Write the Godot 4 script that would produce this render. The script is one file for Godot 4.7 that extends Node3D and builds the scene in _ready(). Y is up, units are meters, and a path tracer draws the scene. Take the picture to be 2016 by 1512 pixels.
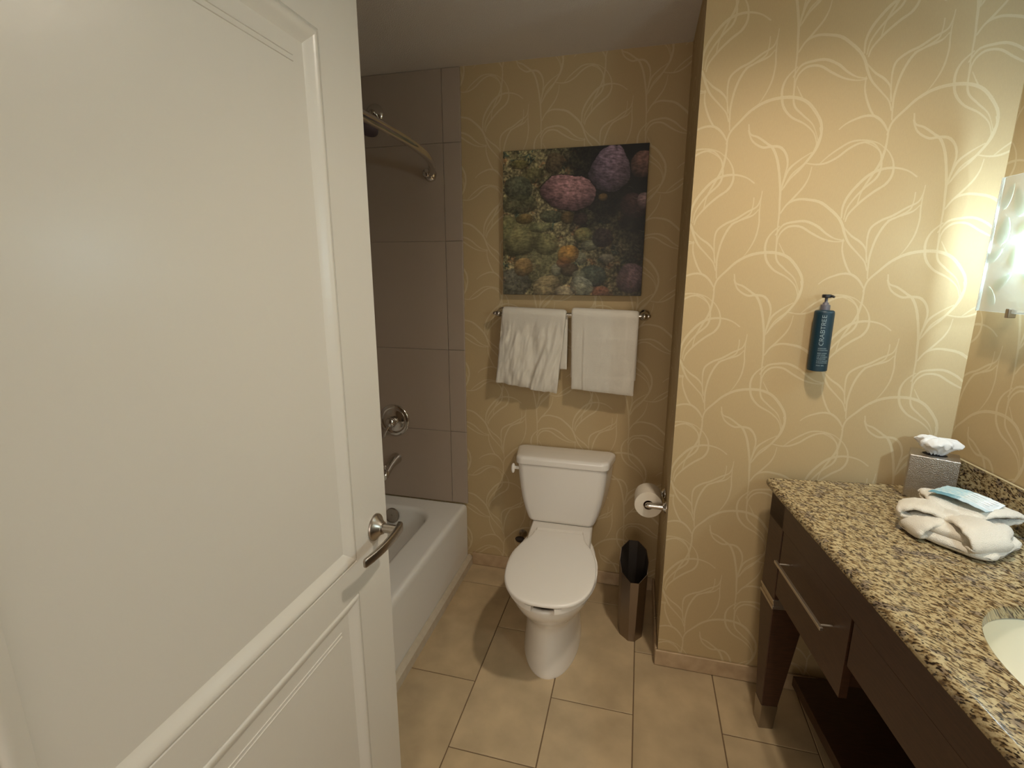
extends Node3D

# ---------------------------------------------------------------- mesh builder
const VINES := [
	[27.2, [-269, 680, -250, 608, -186, 537, -123, 477, -40, 433, 54, 415, 149, 420, 228, 455, 293, 528, 329, 596, 334, 674, 314, 749, 262, 825, 183, 898, 139, 982]],
	[22.2, [324, -387, 334, -343, 321, -292, 300, -231, 232, -137, 176, -76, 130, -5]],
	[22.2, [-132, -434, -117, -375, -64, -351, -4, -310, 40, -276, 75, -207, 99, -116, 118, -5, 123, 69, 129, 153, 129, 238, 131, 324, 135, 401]],
	[22.2, [-131, -398, -98, -329, -29, -285, 34, -288, 90, -278, 131, -231, 147, -168, 138, -105, 125, -5]],
	[19.7, [123, 13, 133, -60, 160, -136, 225, -195, 291, -236]],
	[17.3, [135, 153, 169, 98, 209, 53, 264, -18, 292, -80, 302, -143]],
	[24.7, [138, 148, 177, 89, 238, 63, 310, 67, 384, 86, 452, 134, 508, 186, 541, 237, 562, 293, 597, 358, 659, 424, 711, 481, 734, 538]],
	[18.5, [555, 256, 608, 310, 666, 350, 706, 397, 725, 472]],
	[24.7, [529, 191, 529, 118, 555, 47, 613, -32, 673, -86, 744, -113, 819, -114, 887, -94, 942, -57]],
	[18.5, [545, 200, 557, 128, 599, 57, 651, -3, 703, -54, 724, -106, 720, -175, 703, -223, 656, -260, 603, -282]],
	[21.0, [556, 214, 571, 165, 630, 94, 698, 34, 767, -17, 798, -76, 794, -146, 766, -203, 734, -239]],
	[22.2, [736, 661, 735, 748, 718, 846, 679, 926, 632, 1018, 615, 1100]],
	[19.7, [734, 666, 703, 614, 653, 571, 589, 561, 520, 581, 473, 605, 442, 632]],
	[17.3, [560, 330, 563, 405, 593, 490, 633, 557, 683, 599, 728, 657]],
	[19.7, [745, 594, 740, 528, 738, 453, 755, 351, 786, 269, 823, 216, 869, 192, 935, 149, 950, 95, 951, 43]],
	[19.7, [-287, 417, -294, 327, -281, 259, -226, 213, -161, 184, -89, 138, -26, 102, -5, 51, 1, 0]],
	[14.8, [-276, 487, -289, 417]],
	[17.3, [-187, 214, -113, 185, -48, 160, -12, 123]],
	[16.0, [1, 0, -5, 121, 1, 216, -14, 312, -53, 399, -108, 477]],
	[22.2, [121, 295, 165, 229, 237, 210, 310, 209, 386, 243, 446, 291, 504, 325, 564, 339]],
	[19.7, [137, 324, 157, 276, 204, 241, 277, 243, 356, 289, 433, 328, 507, 346, 564, 344]],
	[21.0, [139, 238, 88, 289, 64, 342, 62, 400, 81, 473, 136, 537, 225, 586, 288, 645, 317, 719]],
	[17.3, [139, 324, 135, 401, 151, 474, 209, 532, 278, 596, 319, 689]],
	[11.1, [151, 353, 187, 416, 209, 445]],
	[18.5, [268, -169, 327, -159, 387, -165, 453, -197, 515, -246, 578, -277, 645, -278, 692, -241, 718, -192]],
	[16.0, [352, -165, 399, -209, 454, -249, 526, -289, 610, -293, 688, -271, 739, -230]],
]

class MB:
	var v := PackedVector3Array()
	var n := PackedVector3Array()
	var uv := PackedVector2Array()
	var idx := PackedInt32Array()

	func quad(a: Vector3, b: Vector3, c: Vector3, d: Vector3, ua = null) -> void:
		# a b c d run counter-clockwise seen from outside
		var nn := (b - a).cross(d - a)
		if nn.length() < 1e-12:
			nn = (c - b).cross(d - b)
		nn = nn.normalized()
		var s := v.size()
		for p in [a, b, c, d]:
			v.append(p)
			n.append(nn)
		for k in 4:
			uv.append(ua[k] if ua != null else Vector2.ZERO)
		idx.append_array([s, s + 2, s + 1, s, s + 3, s + 2])

	func tri(a: Vector3, b: Vector3, c: Vector3, nn: Vector3) -> void:
		var s := v.size()
		for p in [a, b, c]:
			v.append(p)
			n.append(nn)
			uv.append(Vector2(p.x, p.z))
		if (b - a).cross(c - a).dot(nn) > 0.0:
			idx.append_array([s, s + 2, s + 1])
		else:
			idx.append_array([s, s + 1, s + 2])

	# P[i][j]; the outside is on the side of dP/di x dP/dj (flip turns it)
	func grid(P: Array, wrap_i := false, wrap_j := false, flip := false, uvs = null) -> void:
		var ni := P.size()
		var nj: int = P[0].size()
		var acc := []
		for i in ni:
			var row := PackedVector3Array()
			row.resize(nj)
			acc.append(row)
		var mi := ni if wrap_i else ni - 1
		var mj := nj if wrap_j else nj - 1
		for i in mi:
			var i2 := (i + 1) % ni
			for j in mj:
				var j2 := (j + 1) % nj
				var f: Vector3 = (P[i2][j2] - P[i][j]).cross(P[i][j2] - P[i2][j])
				acc[i][j] += f
				acc[i2][j] += f
				acc[i][j2] += f
				acc[i2][j2] += f
		for i in ni:
			var same := true
			var sum := Vector3.ZERO
			for j in nj:
				sum += acc[i][j]
				if (P[i][j] - P[i][0]).length() > 1e-6:
					same = false
			if same:
				for j in nj:
					acc[i][j] = sum
		var s := v.size()
		var ci := ni + 1 if wrap_i else ni
		var cj := nj + 1 if wrap_j else nj
		for i in ci:
			for j in cj:
				var p: Vector3 = P[i % ni][j % nj]
				var nn: Vector3 = acc[i % ni][j % nj]
				nn = nn.normalized() if nn.length() > 1e-14 else Vector3.UP
				v.append(p)
				n.append(-nn if flip else nn)
				uv.append(uvs[i % ni][j % nj] if uvs != null else Vector2(float(j) / (cj - 1), float(i) / (ci - 1)))
		for i in ci - 1:
			for j in cj - 1:
				var a := s + i * cj + j
				var b := a + cj
				if flip:
					idx.append_array([a, b, b + 1, a, b + 1, a + 1])
				else:
					idx.append_array([a, b + 1, b, a, a + 1, b + 1])

	func fan(ring: Array, nn: Vector3) -> void:
		var c := Vector3.ZERO
		for p in ring:
			c += p
		c /= ring.size()
		for k in ring.size():
			tri(c, ring[k], ring[(k + 1) % ring.size()], nn)

	func rbox(c: Vector3, size: Vector3, r: float, seg := 2, b := Basis()) -> void:
		var h := size * 0.5
		r = minf(r, minf(h.x, minf(h.y, h.z)) * 0.999)
		for axis in 3:
			for sgn in [-1.0, 1.0]:
				var u := (axis + 1) % 3
				var w := (axis + 2) % 3
				var cu := _cuts(h[u], r, seg)
				var cw := _cuts(h[w], r, seg)
				var s := v.size()
				for a in cu:
					for e in cw:
						var p := Vector3.ZERO
						p[axis] = h[axis] * sgn
						p[u] = a
						p[w] = e
						var inner := p.clamp(-(h - Vector3.ONE * r), h - Vector3.ONE * r)
						var d := (p - inner).normalized()
						v.append(c + b * (inner + d * r))
						n.append((b * d).normalized())
						uv.append(Vector2(a, e))
				var m := cw.size()
				for i in cu.size() - 1:
					for j in m - 1:
						var q := s + i * m + j
						if sgn > 0.0:
							idx.append_array([q, q + m + 1, q + m, q, q + 1, q + m + 1])
						else:
							idx.append_array([q, q + m, q + m + 1, q, q + m + 1, q + 1])

	func _cuts(h: float, r: float, seg: int) -> Array:
		var out := []
		for k in range(seg, -1, -1):
			out.append(-(h - r + r * tan(PI / 4.0 * k / seg)))
		for k in seg + 1:
			out.append(h - r + r * tan(PI / 4.0 * k / seg))
		return out

	# profile of (radius, height); a repeated point makes a crease
	func lathe(prof: Array, seg := 24, xf := Transform3D()) -> void:
		var run := []
		for k in prof.size() + 1:
			if k == prof.size() or (k > 0 and prof[k] == prof[k - 1]):
				if run.size() > 1:
					var P := []
					for q in run:
						var row := []
						for j in seg:
							var a := TAU * j / seg
							row.append(xf * Vector3(q.x * sin(a), q.y, q.x * cos(a)))
						P.append(row)
					grid(P, false, true, true)
				run = []
			if k < prof.size():
				run.append(prof[k])

	func tube(path: Array, rad, seg := 12, caps := true, squash := 1.0, hint := Vector3.UP) -> void:
		var P := []
		var m := path.size()
		for i in m:
			var t: Vector3 = (path[mini(i + 1, m - 1)] - path[maxi(i - 1, 0)]).normalized()
			var side := hint.cross(t)
			if side.length() < 0.05:
				side = Vector3.RIGHT.cross(t)
			side = side.normalized()
			var up := t.cross(side)
			var r: float = rad[i] if rad is Array else rad
			var row := []
			for j in seg:
				var a := TAU * j / seg
				row.append(path[i] + side * cos(a) * r + up * sin(a) * r * squash)
			P.append(row)
		grid(P, false, true, true)
		if caps:
			fan(P[0], (path[0] - path[1]).normalized())
			fan(P[m - 1], (path[m - 1] - path[m - 2]).normalized())

	func loft(rings: Array, cap0 := true, cap1 := true) -> void:
		# rings run counter-clockwise seen from above when they rise
		grid(rings, false, true, true)
		if cap0:
			fan(rings[0], -ring_normal(rings[0]))
		if cap1:
			fan(rings[rings.size() - 1], _up(rings))

	func _up(rings: Array) -> Vector3:
		return ring_normal(rings[rings.size() - 1])

	func ring_normal(ring: Array) -> Vector3:
		var s := Vector3.ZERO
		for k in ring.size():
			s += (ring[k] as Vector3).cross(ring[(k + 1) % ring.size()])
		return s.normalized()

	# polygon in (x, z), extruded from y0 to y1
	func prism(poly: PackedVector2Array, y0: float, y1: float, xf := Transform3D()) -> void:
		var pp := poly
		if Geometry2D.is_polygon_clockwise(pp):
			pp = pp.duplicate()
			pp.reverse()
		var m := pp.size()
		for k in m:
			var a := pp[k]
			var b := pp[(k + 1) % m]
			var q := [xf * Vector3(a.x, y0, a.y), xf * Vector3(a.x, y1, a.y), xf * Vector3(b.x, y1, b.y), xf * Vector3(b.x, y0, b.y)]
			var want := xf.basis * Vector3(b.y - a.y, 0, a.x - b.x)
			if (q[1] - q[0]).cross(q[3] - q[0]).dot(want) > 0.0:
				quad(q[0], q[1], q[2], q[3])
			else:
				quad(q[0], q[3], q[2], q[1])
		var t := Geometry2D.triangulate_polygon(pp)
		var up := (xf.basis * Vector3.UP).normalized()
		for k in range(0, t.size(), 3):
			var a := pp[t[k]]
			var b := pp[t[k + 1]]
			var c := pp[t[k + 2]]
			tri(xf * Vector3(a.x, y1, a.y), xf * Vector3(b.x, y1, b.y), xf * Vector3(c.x, y1, c.y), up)
			tri(xf * Vector3(a.x, y0, a.y), xf * Vector3(b.x, y0, b.y), xf * Vector3(c.x, y0, c.y), -up)

	func mesh() -> ArrayMesh:
		var arr := []
		arr.resize(Mesh.ARRAY_MAX)
		arr[Mesh.ARRAY_VERTEX] = v
		arr[Mesh.ARRAY_NORMAL] = n
		arr[Mesh.ARRAY_TEX_UV] = uv
		arr[Mesh.ARRAY_INDEX] = idx
		var m := ArrayMesh.new()
		m.add_surface_from_arrays(Mesh.PRIMITIVE_TRIANGLES, arr)
		return m


# ---------------------------------------------------------------- scene helpers
var taken := {}

func numbered(called: String) -> String:
	taken[called] = taken.get(called, 0) + 1
	return called if taken[called] == 1 else "%s_%03d" % [called, taken[called] - 1]

func obj(called: String, mb: MB, mat: Material, parent: Node = self, at := Vector3.ZERO) -> MeshInstance3D:
	var o := MeshInstance3D.new()
	o.mesh = mb.mesh()
	o.material_override = mat
	o.position = at
	if parent == self:
		o.name = numbered(called)
	else:
		var k := 0
		var nm := called
		while parent.has_node(NodePath(nm)):
			k += 1
			nm = "%s_%03d" % [called, k]
		o.name = nm
	parent.add_child(o, true)
	return o

func tag(o: Node, label: String, category: String, group := "") -> Node:
	o.set_meta("label", label)
	o.set_meta("category", category)
	if group != "":
		o.set_meta("group", group)
	return o

func thing(called: String, label: String, category: String, at := Vector3.ZERO, turn := 0.0, group := "") -> Node3D:
	var o := Node3D.new()
	o.name = numbered(called)
	o.position = at
	o.rotation.y = turn
	add_child(o, true)
	tag(o, label, category, group)
	return o

func struct(called: String, mb: MB, mat: Material, label := "", category := "") -> MeshInstance3D:
	var o := obj(called, mb, mat)
	o.set_meta("kind", "structure")
	if label != "":
		tag(o, label, category)
	return o

func mat(c: Color, rough := 0.6, metal := 0.0) -> StandardMaterial3D:
	var m := StandardMaterial3D.new()
	m.albedo_color = c
	m.roughness = rough
	m.metallic = metal
	return m

func rgb8(r: float, g: float, b: float) -> Color:
	return Color(r / 255.0, g / 255.0, b / 255.0)

func noise_tex(c0: Color, c1: Color, freq: float, sd: int, size := 512, kind := FastNoiseLite.TYPE_SIMPLEX_SMOOTH, octaves := 4) -> NoiseTexture2D:
	var f := FastNoiseLite.new()
	f.noise_type = kind
	f.seed = sd
	f.frequency = freq
	f.fractal_octaves = octaves
	var g := Gradient.new()
	g.set_color(0, c0)
	g.set_color(1, c1)
	var t := NoiseTexture2D.new()
	t.width = size
	t.height = size
	t.seamless = true
	t.noise = f
	t.color_ramp = g
	return t

func bump_tex(freq: float, sd: int, size := 512, octaves := 3) -> NoiseTexture2D:
	return noise_tex(Color.BLACK, Color.WHITE, freq, sd, size, FastNoiseLite.TYPE_SIMPLEX_SMOOTH, octaves)

func triplanar(m: StandardMaterial3D, scale: float) -> StandardMaterial3D:
	m.uv1_triplanar = true
	m.uv1_scale = Vector3.ONE * scale
	return m

func rrect(hw: float, z0: float, z1: float, r: float, y: float, k := 4, cx := 0.0) -> Array:
	# rounded rectangle ring, counter-clockwise seen from above (x right, z towards the viewer)
	var out := []
	var cs := [Vector2(hw - r, z1 - r), Vector2(hw - r, z0 + r), Vector2(-hw + r, z0 + r), Vector2(-hw + r, z1 - r)]
	for q in 4:
		for a in k + 1:
			var t := PI / 2.0 * q + PI / 2.0 * a / k
			out.append(Vector3(cx + cs[q].x + r * sin(t), y, cs[q].y + r * cos(t)))
	return out

func egg(hw: float, zc: float, zf: float, zb: float, y: float, m := 40, ex := 1.0, eb := 1.0) -> Array:
	var out := []
	for k in m:
		var t := TAU * k / m
		var s := sin(t)
		var c := cos(t)
		var e := ex if c > 0.0 else eb
		out.append(Vector3(hw * signf(s) * pow(absf(s), e), y, zc + (zf - zc if c > 0.0 else zc - zb) * signf(c) * pow(absf(c), e)))
	return out

func smooth_path(pts: Array, per := 8) -> Array:
	var out := []
	var m := pts.size()
	for i in m - 1:
		var p0 = pts[maxi(i - 1, 0)]
		var p1 = pts[i]
		var p2 = pts[i + 1]
		var p3 = pts[mini(i + 2, m - 1)]
		for k in per:
			var t := float(k) / per
			out.append(0.5 * (2.0 * p1 + (p2 - p0) * t + (2.0 * p0 - 5.0 * p1 + 4.0 * p2 - p3) * t * t + (3.0 * p1 - p0 - 3.0 * p2 + p3) * t * t * t))
	out.append(pts[m - 1])
	return out

# ---------------------------------------------------------------- textures
const PX := 0.454
const PY := 0.468

func wallpaper_image() -> Image:
	var W := 640
	var Hh := 660
	var mask := PackedFloat32Array()
	mask.resize(W * Hh)
	var rng := RandomNumberGenerator.new()
	rng.seed = 7
	var grain := FastNoiseLite.new()
	grain.seed = 3
	grain.frequency = 0.22
	for vine in VINES:
		var w: float = vine[0] * 0.001 * W * 0.5
		var f: Array = vine[1]
		var pts := []
		for k in range(0, f.size(), 2):
			pts.append(Vector2(f[k] * 0.001 * W, f[k + 1] * 0.001 * Hh))
		var path := smooth_path(pts, 14)
		var total := path.size()
		for k in total:
			var t := float(k) / (total - 1)
			var r := w * (0.42 + 0.42 * sin(PI * clampf(t * 1.15, 0.0, 1.0))) * (0.9 + 0.15 * grain.get_noise_1d(k * 2.0))
			var p: Vector2 = path[k]
			var ri := int(ceil(r + 1.5))
			for dy in range(-ri, ri + 1):
				for dx in range(-ri, ri + 1):
					var q := Vector2(floor(p.x) + dx + 0.5, floor(p.y) + dy + 0.5)
					var dist := q.distance_to(p)
					var a := clampf((r - dist) / 1.8 + 0.5, 0.0, 1.0)
					if a > 0.0:
						# streaky chalk: denser rims, thinner middle
						a *= 0.62 + 0.38 * smoothstep(0.2, 0.9, dist / maxf(r, 0.1))
						var at := posmod(int(q.y), Hh) * W + posmod(int(q.x), W)
						if a > mask[at]:
							mask[at] = a
	var im := Image.create(W, Hh, false, Image.FORMAT_RGB8)
	var base := rgb8(188, 164, 123)
	var light := rgb8(209, 193, 156)
	var weave := FastNoiseLite.new()
	weave.seed = 11
	weave.frequency = 0.5
	for y in Hh:
		for x in W:
			var g := 0.5 + 0.5 * weave.get_noise_2d(x * 1.5, y * 0.08)
			var h := 0.5 + 0.5 * weave.get_noise_2d(x * 1.2, y * 1.2)
			var b := base * (0.96 + 0.05 * g + 0.03 * h)
			var m := mask[y * W + x] * (0.40 + 0.55 * (0.5 + 0.5 * weave.get_noise_2d(x * 0.9, y * 0.9 + 300.0)) + 0.12 * h)
			im.set_pixel(x, y, b.lerp(light, clampf(m, 0.0, 1.0)))
	return im

func granite_image() -> Image:
	var S := 1024
	var im := Image.create(S, S, false, Image.FORMAT_RGB8)
	var a := FastNoiseLite.new()
	a.seed = 21
	a.frequency = 1.0
	a.fractal_octaves = 3
	var b := FastNoiseLite.new()
	b.seed = 22
	b.frequency = 1.0
	b.fractal_octaves = 2
	var c := FastNoiseLite.new()
	c.seed = 23
	c.frequency = 1.0
	c.fractal_octaves = 2
	var cream := rgb8(190, 174, 136)
	var tan1 := rgb8(156, 136, 98)
	var brown := rgb8(98, 76, 50)
	var dark := rgb8(44, 35, 28)
	var mauve := rgb8(120, 106, 96)
	for y in S:
		for x in S:
			# 1024 px = 0.8 m ; u runs along the streaks
			var u := x * 0.60
			var v := y * 0.60
			var wob := 6.0 * c.get_noise_2d(u * 0.012, v * 0.02)
			var n1 := a.get_noise_2d(u * 0.050, (v + wob) * 0.115)
			var n2 := b.get_noise_2d(u * 0.11 + 300.0, (v + wob) * 0.24)
			var n3 := c.get_noise_2d(u * 0.02 + 70.0, v * 0.03)
			var n4 := b.get_noise_2d(u * 0.45, v * 0.55 + 900.0)
			var col := tan1.lerp(cream, smoothstep(-0.3, 0.35, n1 + 0.35 * n4))
			col = col.lerp(mauve, 0.65 * smoothstep(0.28, 0.5, n3 + 0.25 * n1))
			col = col.lerp(brown, 0.85 * smoothstep(0.08, 0.34, -n1 + 0.55 * n2))
			col = col.lerp(dark, smoothstep(0.26, 0.42, n2 + 0.3 * n3 - 0.25 * n1 + 0.12 * n4))
			im.set_pixel(x, y, col)
	return im

# river stones, in hundredths of the picture's width and height: x, y, half width, half height, turn, red, green, blue
const STONES := [
	[6, 58, 22, 13, 0, 104, 102, 66], [30, 78, 22, 15, 10, 92, 90, 62], [12, 62, 11, 9, 0, 126, 121, 82], [28, 52, 8, 3.4, -5, 120, 120, 84],
	[32, 64, 9, 7, 10, 110, 106, 70], [58, 58, 6, 5, 0, 122, 118, 72], [63, 65, 6, 3.4, 0, 98, 98, 78], [57, 74, 4, 4, 0, 112, 112, 92],
	[75, 74, 5, 3, 0, 112, 106, 90], [72, 60, 7, 6, 0, 44, 34, 36], [40, 82, 4, 4, 0, 130, 130, 110], [45, 77, 5, 3.4, 0, 128, 84, 58],
	[49, 82, 6, 4.5, 0, 72, 58, 44], [66, 86, 9, 7, 5, 52, 62, 56], [56, 87, 4.5, 4.5, 0, 116, 116, 94], [8, 92, 12, 10, 0, 84, 84, 76],
	[15, 80, 7, 6, -10, 158, 126, 80], [16, 46, 6, 3.4, 0, 110, 88, 48], [35, 45, 8, 4, 5, 58, 64, 48], [47, 46, 4.6, 4, 0, 98, 78, 46],
	[56, 47, 5, 4, 0, 58, 42, 40], [21, 17, 8, 5, 0, 92, 86, 54], [12, 9, 6, 3, 0, 118, 108, 60], [11, 25, 10, 7.5, 10, 66, 72, 58],
	[12, 36, 13, 6, 0, 74, 74, 52], [37, 9.5, 6, 6.5, 20, 88, 72, 52], [92, 39, 9, 7.5, 20, 74, 48, 48], [98, 36, 4, 5, 0, 152, 126, 126],
	[97, 13, 8, 8, 0, 152, 110, 98], [48, 71, 7, 6, -8, 174, 124, 58], [92, 88, 9, 10, 30, 102, 78, 86], [72, 98, 6, 4.5, 0, 118, 74, 56],
	[33, 94, 9.5, 7.5, -15, 152, 134, 98], [46, 98, 6.5, 4.5, 0, 150, 136, 112], [58, 94, 8, 6.5, 25, 132, 132, 114], [71, 33, 3, 2.4, 0, 120, 92, 50],
	[75, 14.5, 13, 14.5, 12, 112, 94, 106], [47, 29, 18.5, 11.5, 8, 142, 106, 106],
]

func stones_image() -> Image:
	var W := 416
	var Hh := 412
	var im := Image.create(W, Hh, false, Image.FORMAT_RGB8)
	var cell := FastNoiseLite.new()
	cell.noise_type = FastNoiseLite.TYPE_CELLULAR
	cell.cellular_return_type = FastNoiseLite.RETURN_DISTANCE2_DIV
	cell.seed = 5
	cell.frequency = 0.034
	var tone := FastNoiseLite.new()
	tone.noise_type = FastNoiseLite.TYPE_CELLULAR
	tone.cellular_return_type = FastNoiseLite.RETURN_CELL_VALUE
	tone.seed = 5
	tone.frequency = 0.034
	var fine := FastNoiseLite.new()
	fine.seed = 9
	fine.frequency = 0.09
	fine.fractal_octaves = 4
	var slow := FastNoiseLite.new()
	slow.seed = 19
	slow.frequency = 0.014
	slow.fractal_octaves = 2
	for y in Hh:
		for x in W:
			var fx := float(x) / W
			var fy := float(y) / Hh
			var wx := x + 16.0 * fine.get_noise_2d(x * 0.35, y * 0.35)
			var wy := (y + 16.0 * fine.get_noise_2d(x * 0.35 + 400.0, y * 0.35)) * 1.35
			var e := 1.0 + cell.get_noise_2d(wx, wy)
			var t := 0.5 + 0.5 * tone.get_noise_2d(wx, wy)
			var f := fine.get_noise_2d(x, y)
			var wet := clampf(1.15 - 0.95 * fx + 0.35 * fy - 0.25 * absf(fx - 0.2), 0.16, 1.0)
			wet *= lerpf(1.0, 0.40, smoothstep(0.36, 0.56, fx + 0.12 * slow.get_noise_2d(x, y)) * smoothstep(0.62, 0.40, fy + 0.2 * slow.get_noise_2d(x, y + 200.0)))
			var col := rgb8(96, 92, 62).lerp(rgb8(120, 108, 82), t)
			if t > 0.75:
				col = rgb8(118, 92, 62)
			if t < 0.2:
				col = rgb8(58, 66, 54)
			col = col * wet * (1.38 + 0.9 * f + 0.5 * slow.get_noise_2d(x * 1.3, y * 1.3))
			col = col * clampf(1.55 - 0.95 * e, 0.4, 1.0)
			im.set_pixel(x, y, Color(clampf(col.r, 0.02, 1), clampf(col.g, 0.02, 1), clampf(col.b, 0.02, 1)))
	for s in STONES:
		var cx: float = s[0] * 0.01 * W
		var cy: float = s[1] * 0.01 * Hh
		var rx: float = s[2] * 0.01 * W
		var ry: float = s[3] * 0.01 * Hh
		var a := deg_to_rad(s[4])
		var m := maxf(rx, ry) * 1.3
		var big: bool = s[2] > 12 and s[1] < 30
		for y in range(maxi(0, int(cy - m)), mini(Hh, int(cy + m) + 1)):
			for x in range(maxi(0, int(cx - m)), mini(W, int(cx + m) + 1)):
				var d := Vector2(x - cx, y - cy).rotated(-a)
				var q := Vector2(d.x / rx, d.y / ry)
				if s[2] == 13 and s[1] < 20:
					q.x *= 1.0 + 0.28 * clampf(-q.y, -0.4, 1.0)
				var f := fine.get_noise_2d(x * 1.5 + cx, y * 1.5)
				var f2 := fine.get_noise_2d(x * 0.5 + cy * 7.0, y * 0.5)
				var streak := fine.get_noise_2d(d.x * 0.5 + cx * 3.0, d.y * 1.6)
				var dist := pow(pow(absf(q.x), 2.3) + pow(absf(q.y), 2.3), 1.0 / 2.3) + 0.10 * slow.get_noise_2d(x + cy, y) + 0.03 * fine.get_noise_2d(x + cy, y)
				if dist < 1.12:
					var old := im.get_pixel(x, y)
					var edge := smoothstep(1.12, 0.98, dist)
					var lit := clampf(1.0 - 0.35 * q.y - 0.18 * absf(q.x) - 0.25 * dist * dist, 0.25, 1.3) + 0.10
					var col := rgb8(s[5], s[6], s[7]) * lit * (1.0 + 0.10 * f + 0.34 * f2 + 0.34 * streak)
					if dist > 1.02 and big:
						col = rgb8(18, 17, 15)
					col.a = 1.0
					im.set_pixel(x, y, old.lerp(col, edge * (1.0 if big else 0.66)))
	# ripples of light on the water
	var rng := RandomNumberGenerator.new()
	rng.seed = 4
	for k in 46:
		var p := Vector2(rng.randf() * W, (0.22 + 0.76 * rng.randf()) * Hh)
		var len := 14.0 + 34.0 * rng.randf()
		var slope := -0.15 + 0.55 * rng.randf()
		var bright := 0.12 + 0.3 * rng.randf()
		for t in int(len):
			var q := Vector2(p.x + t, p.y + t * slope + 2.5 * sin(t * 0.25 + k))
			var xi := int(q.x)
			var yi := int(q.y)
			if xi >= 0 and xi < W and yi >= 0 and yi < Hh:
				im.set_pixel(xi, yi, im.get_pixel(xi, yi).lerp(rgb8(190, 188, 170), bright * sin(PI * t / len)))
	return im

func wood_image(c0: Color, c1: Color) -> Image:
	var im := Image.create(256, 256, false, Image.FORMAT_RGB8)
	var f := FastNoiseLite.new()
	f.seed = 31
	f.frequency = 0.02
	f.fractal_octaves = 4
	for y in 256:
		for x in 256:
			var t := 0.5 + 0.6 * f.get_noise_2d(x * 1.1, y * 14.0) + 0.12 * f.get_noise_2d(x * 6.0, y * 90.0)
			im.set_pixel(x, y, c0.lerp(c1, clampf(t, 0.0, 1.0)))
	return im

# ---------------------------------------------------------------- measures (metres)
const CEIL := 2.507
const ZB := -2.36        # back wall
const ZW := -1.856       # wall with the bottle
const XA := 0.148        # side wall of the toilet alcove
const XD := -0.616       # face of the open door
const SKEW := 6.5        # the vanity wall is not quite square to the rest

var M := {}

func wall_box(mb: MB, lo: Vector3, hi: Vector3, u0: float, v0: float, ux0 := 0.0, px := PX, py := PY) -> void:
	var f := func(p: Vector3, along_x: bool) -> Vector2:
		return Vector2((p.x - u0) / px if along_x else (p.z - ux0) / px, (v0 - p.y) / py)
	var a := Vector3(lo.x, lo.y, hi.z)
	var b := Vector3(hi.x, lo.y, hi.z)
	var c := Vector3(hi.x, hi.y, hi.z)
	var d := Vector3(lo.x, hi.y, hi.z)
	var e := Vector3(lo.x, lo.y, lo.z)
	var g := Vector3(hi.x, lo.y, lo.z)
	var h := Vector3(hi.x, hi.y, lo.z)
	var i := Vector3(lo.x, hi.y, lo.z)
	for q in [[a, b, c, d, true], [g, e, i, h, true], [e, a, d, i, false], [b, g, h, c, false], [d, c, h, i, true], [e, g, b, a, true]]:
		var uvs := []
		for k in 4:
			uvs.append(f.call(q[k], q[4]))
		mb.quad(q[0], q[1], q[2], q[3], uvs)

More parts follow.
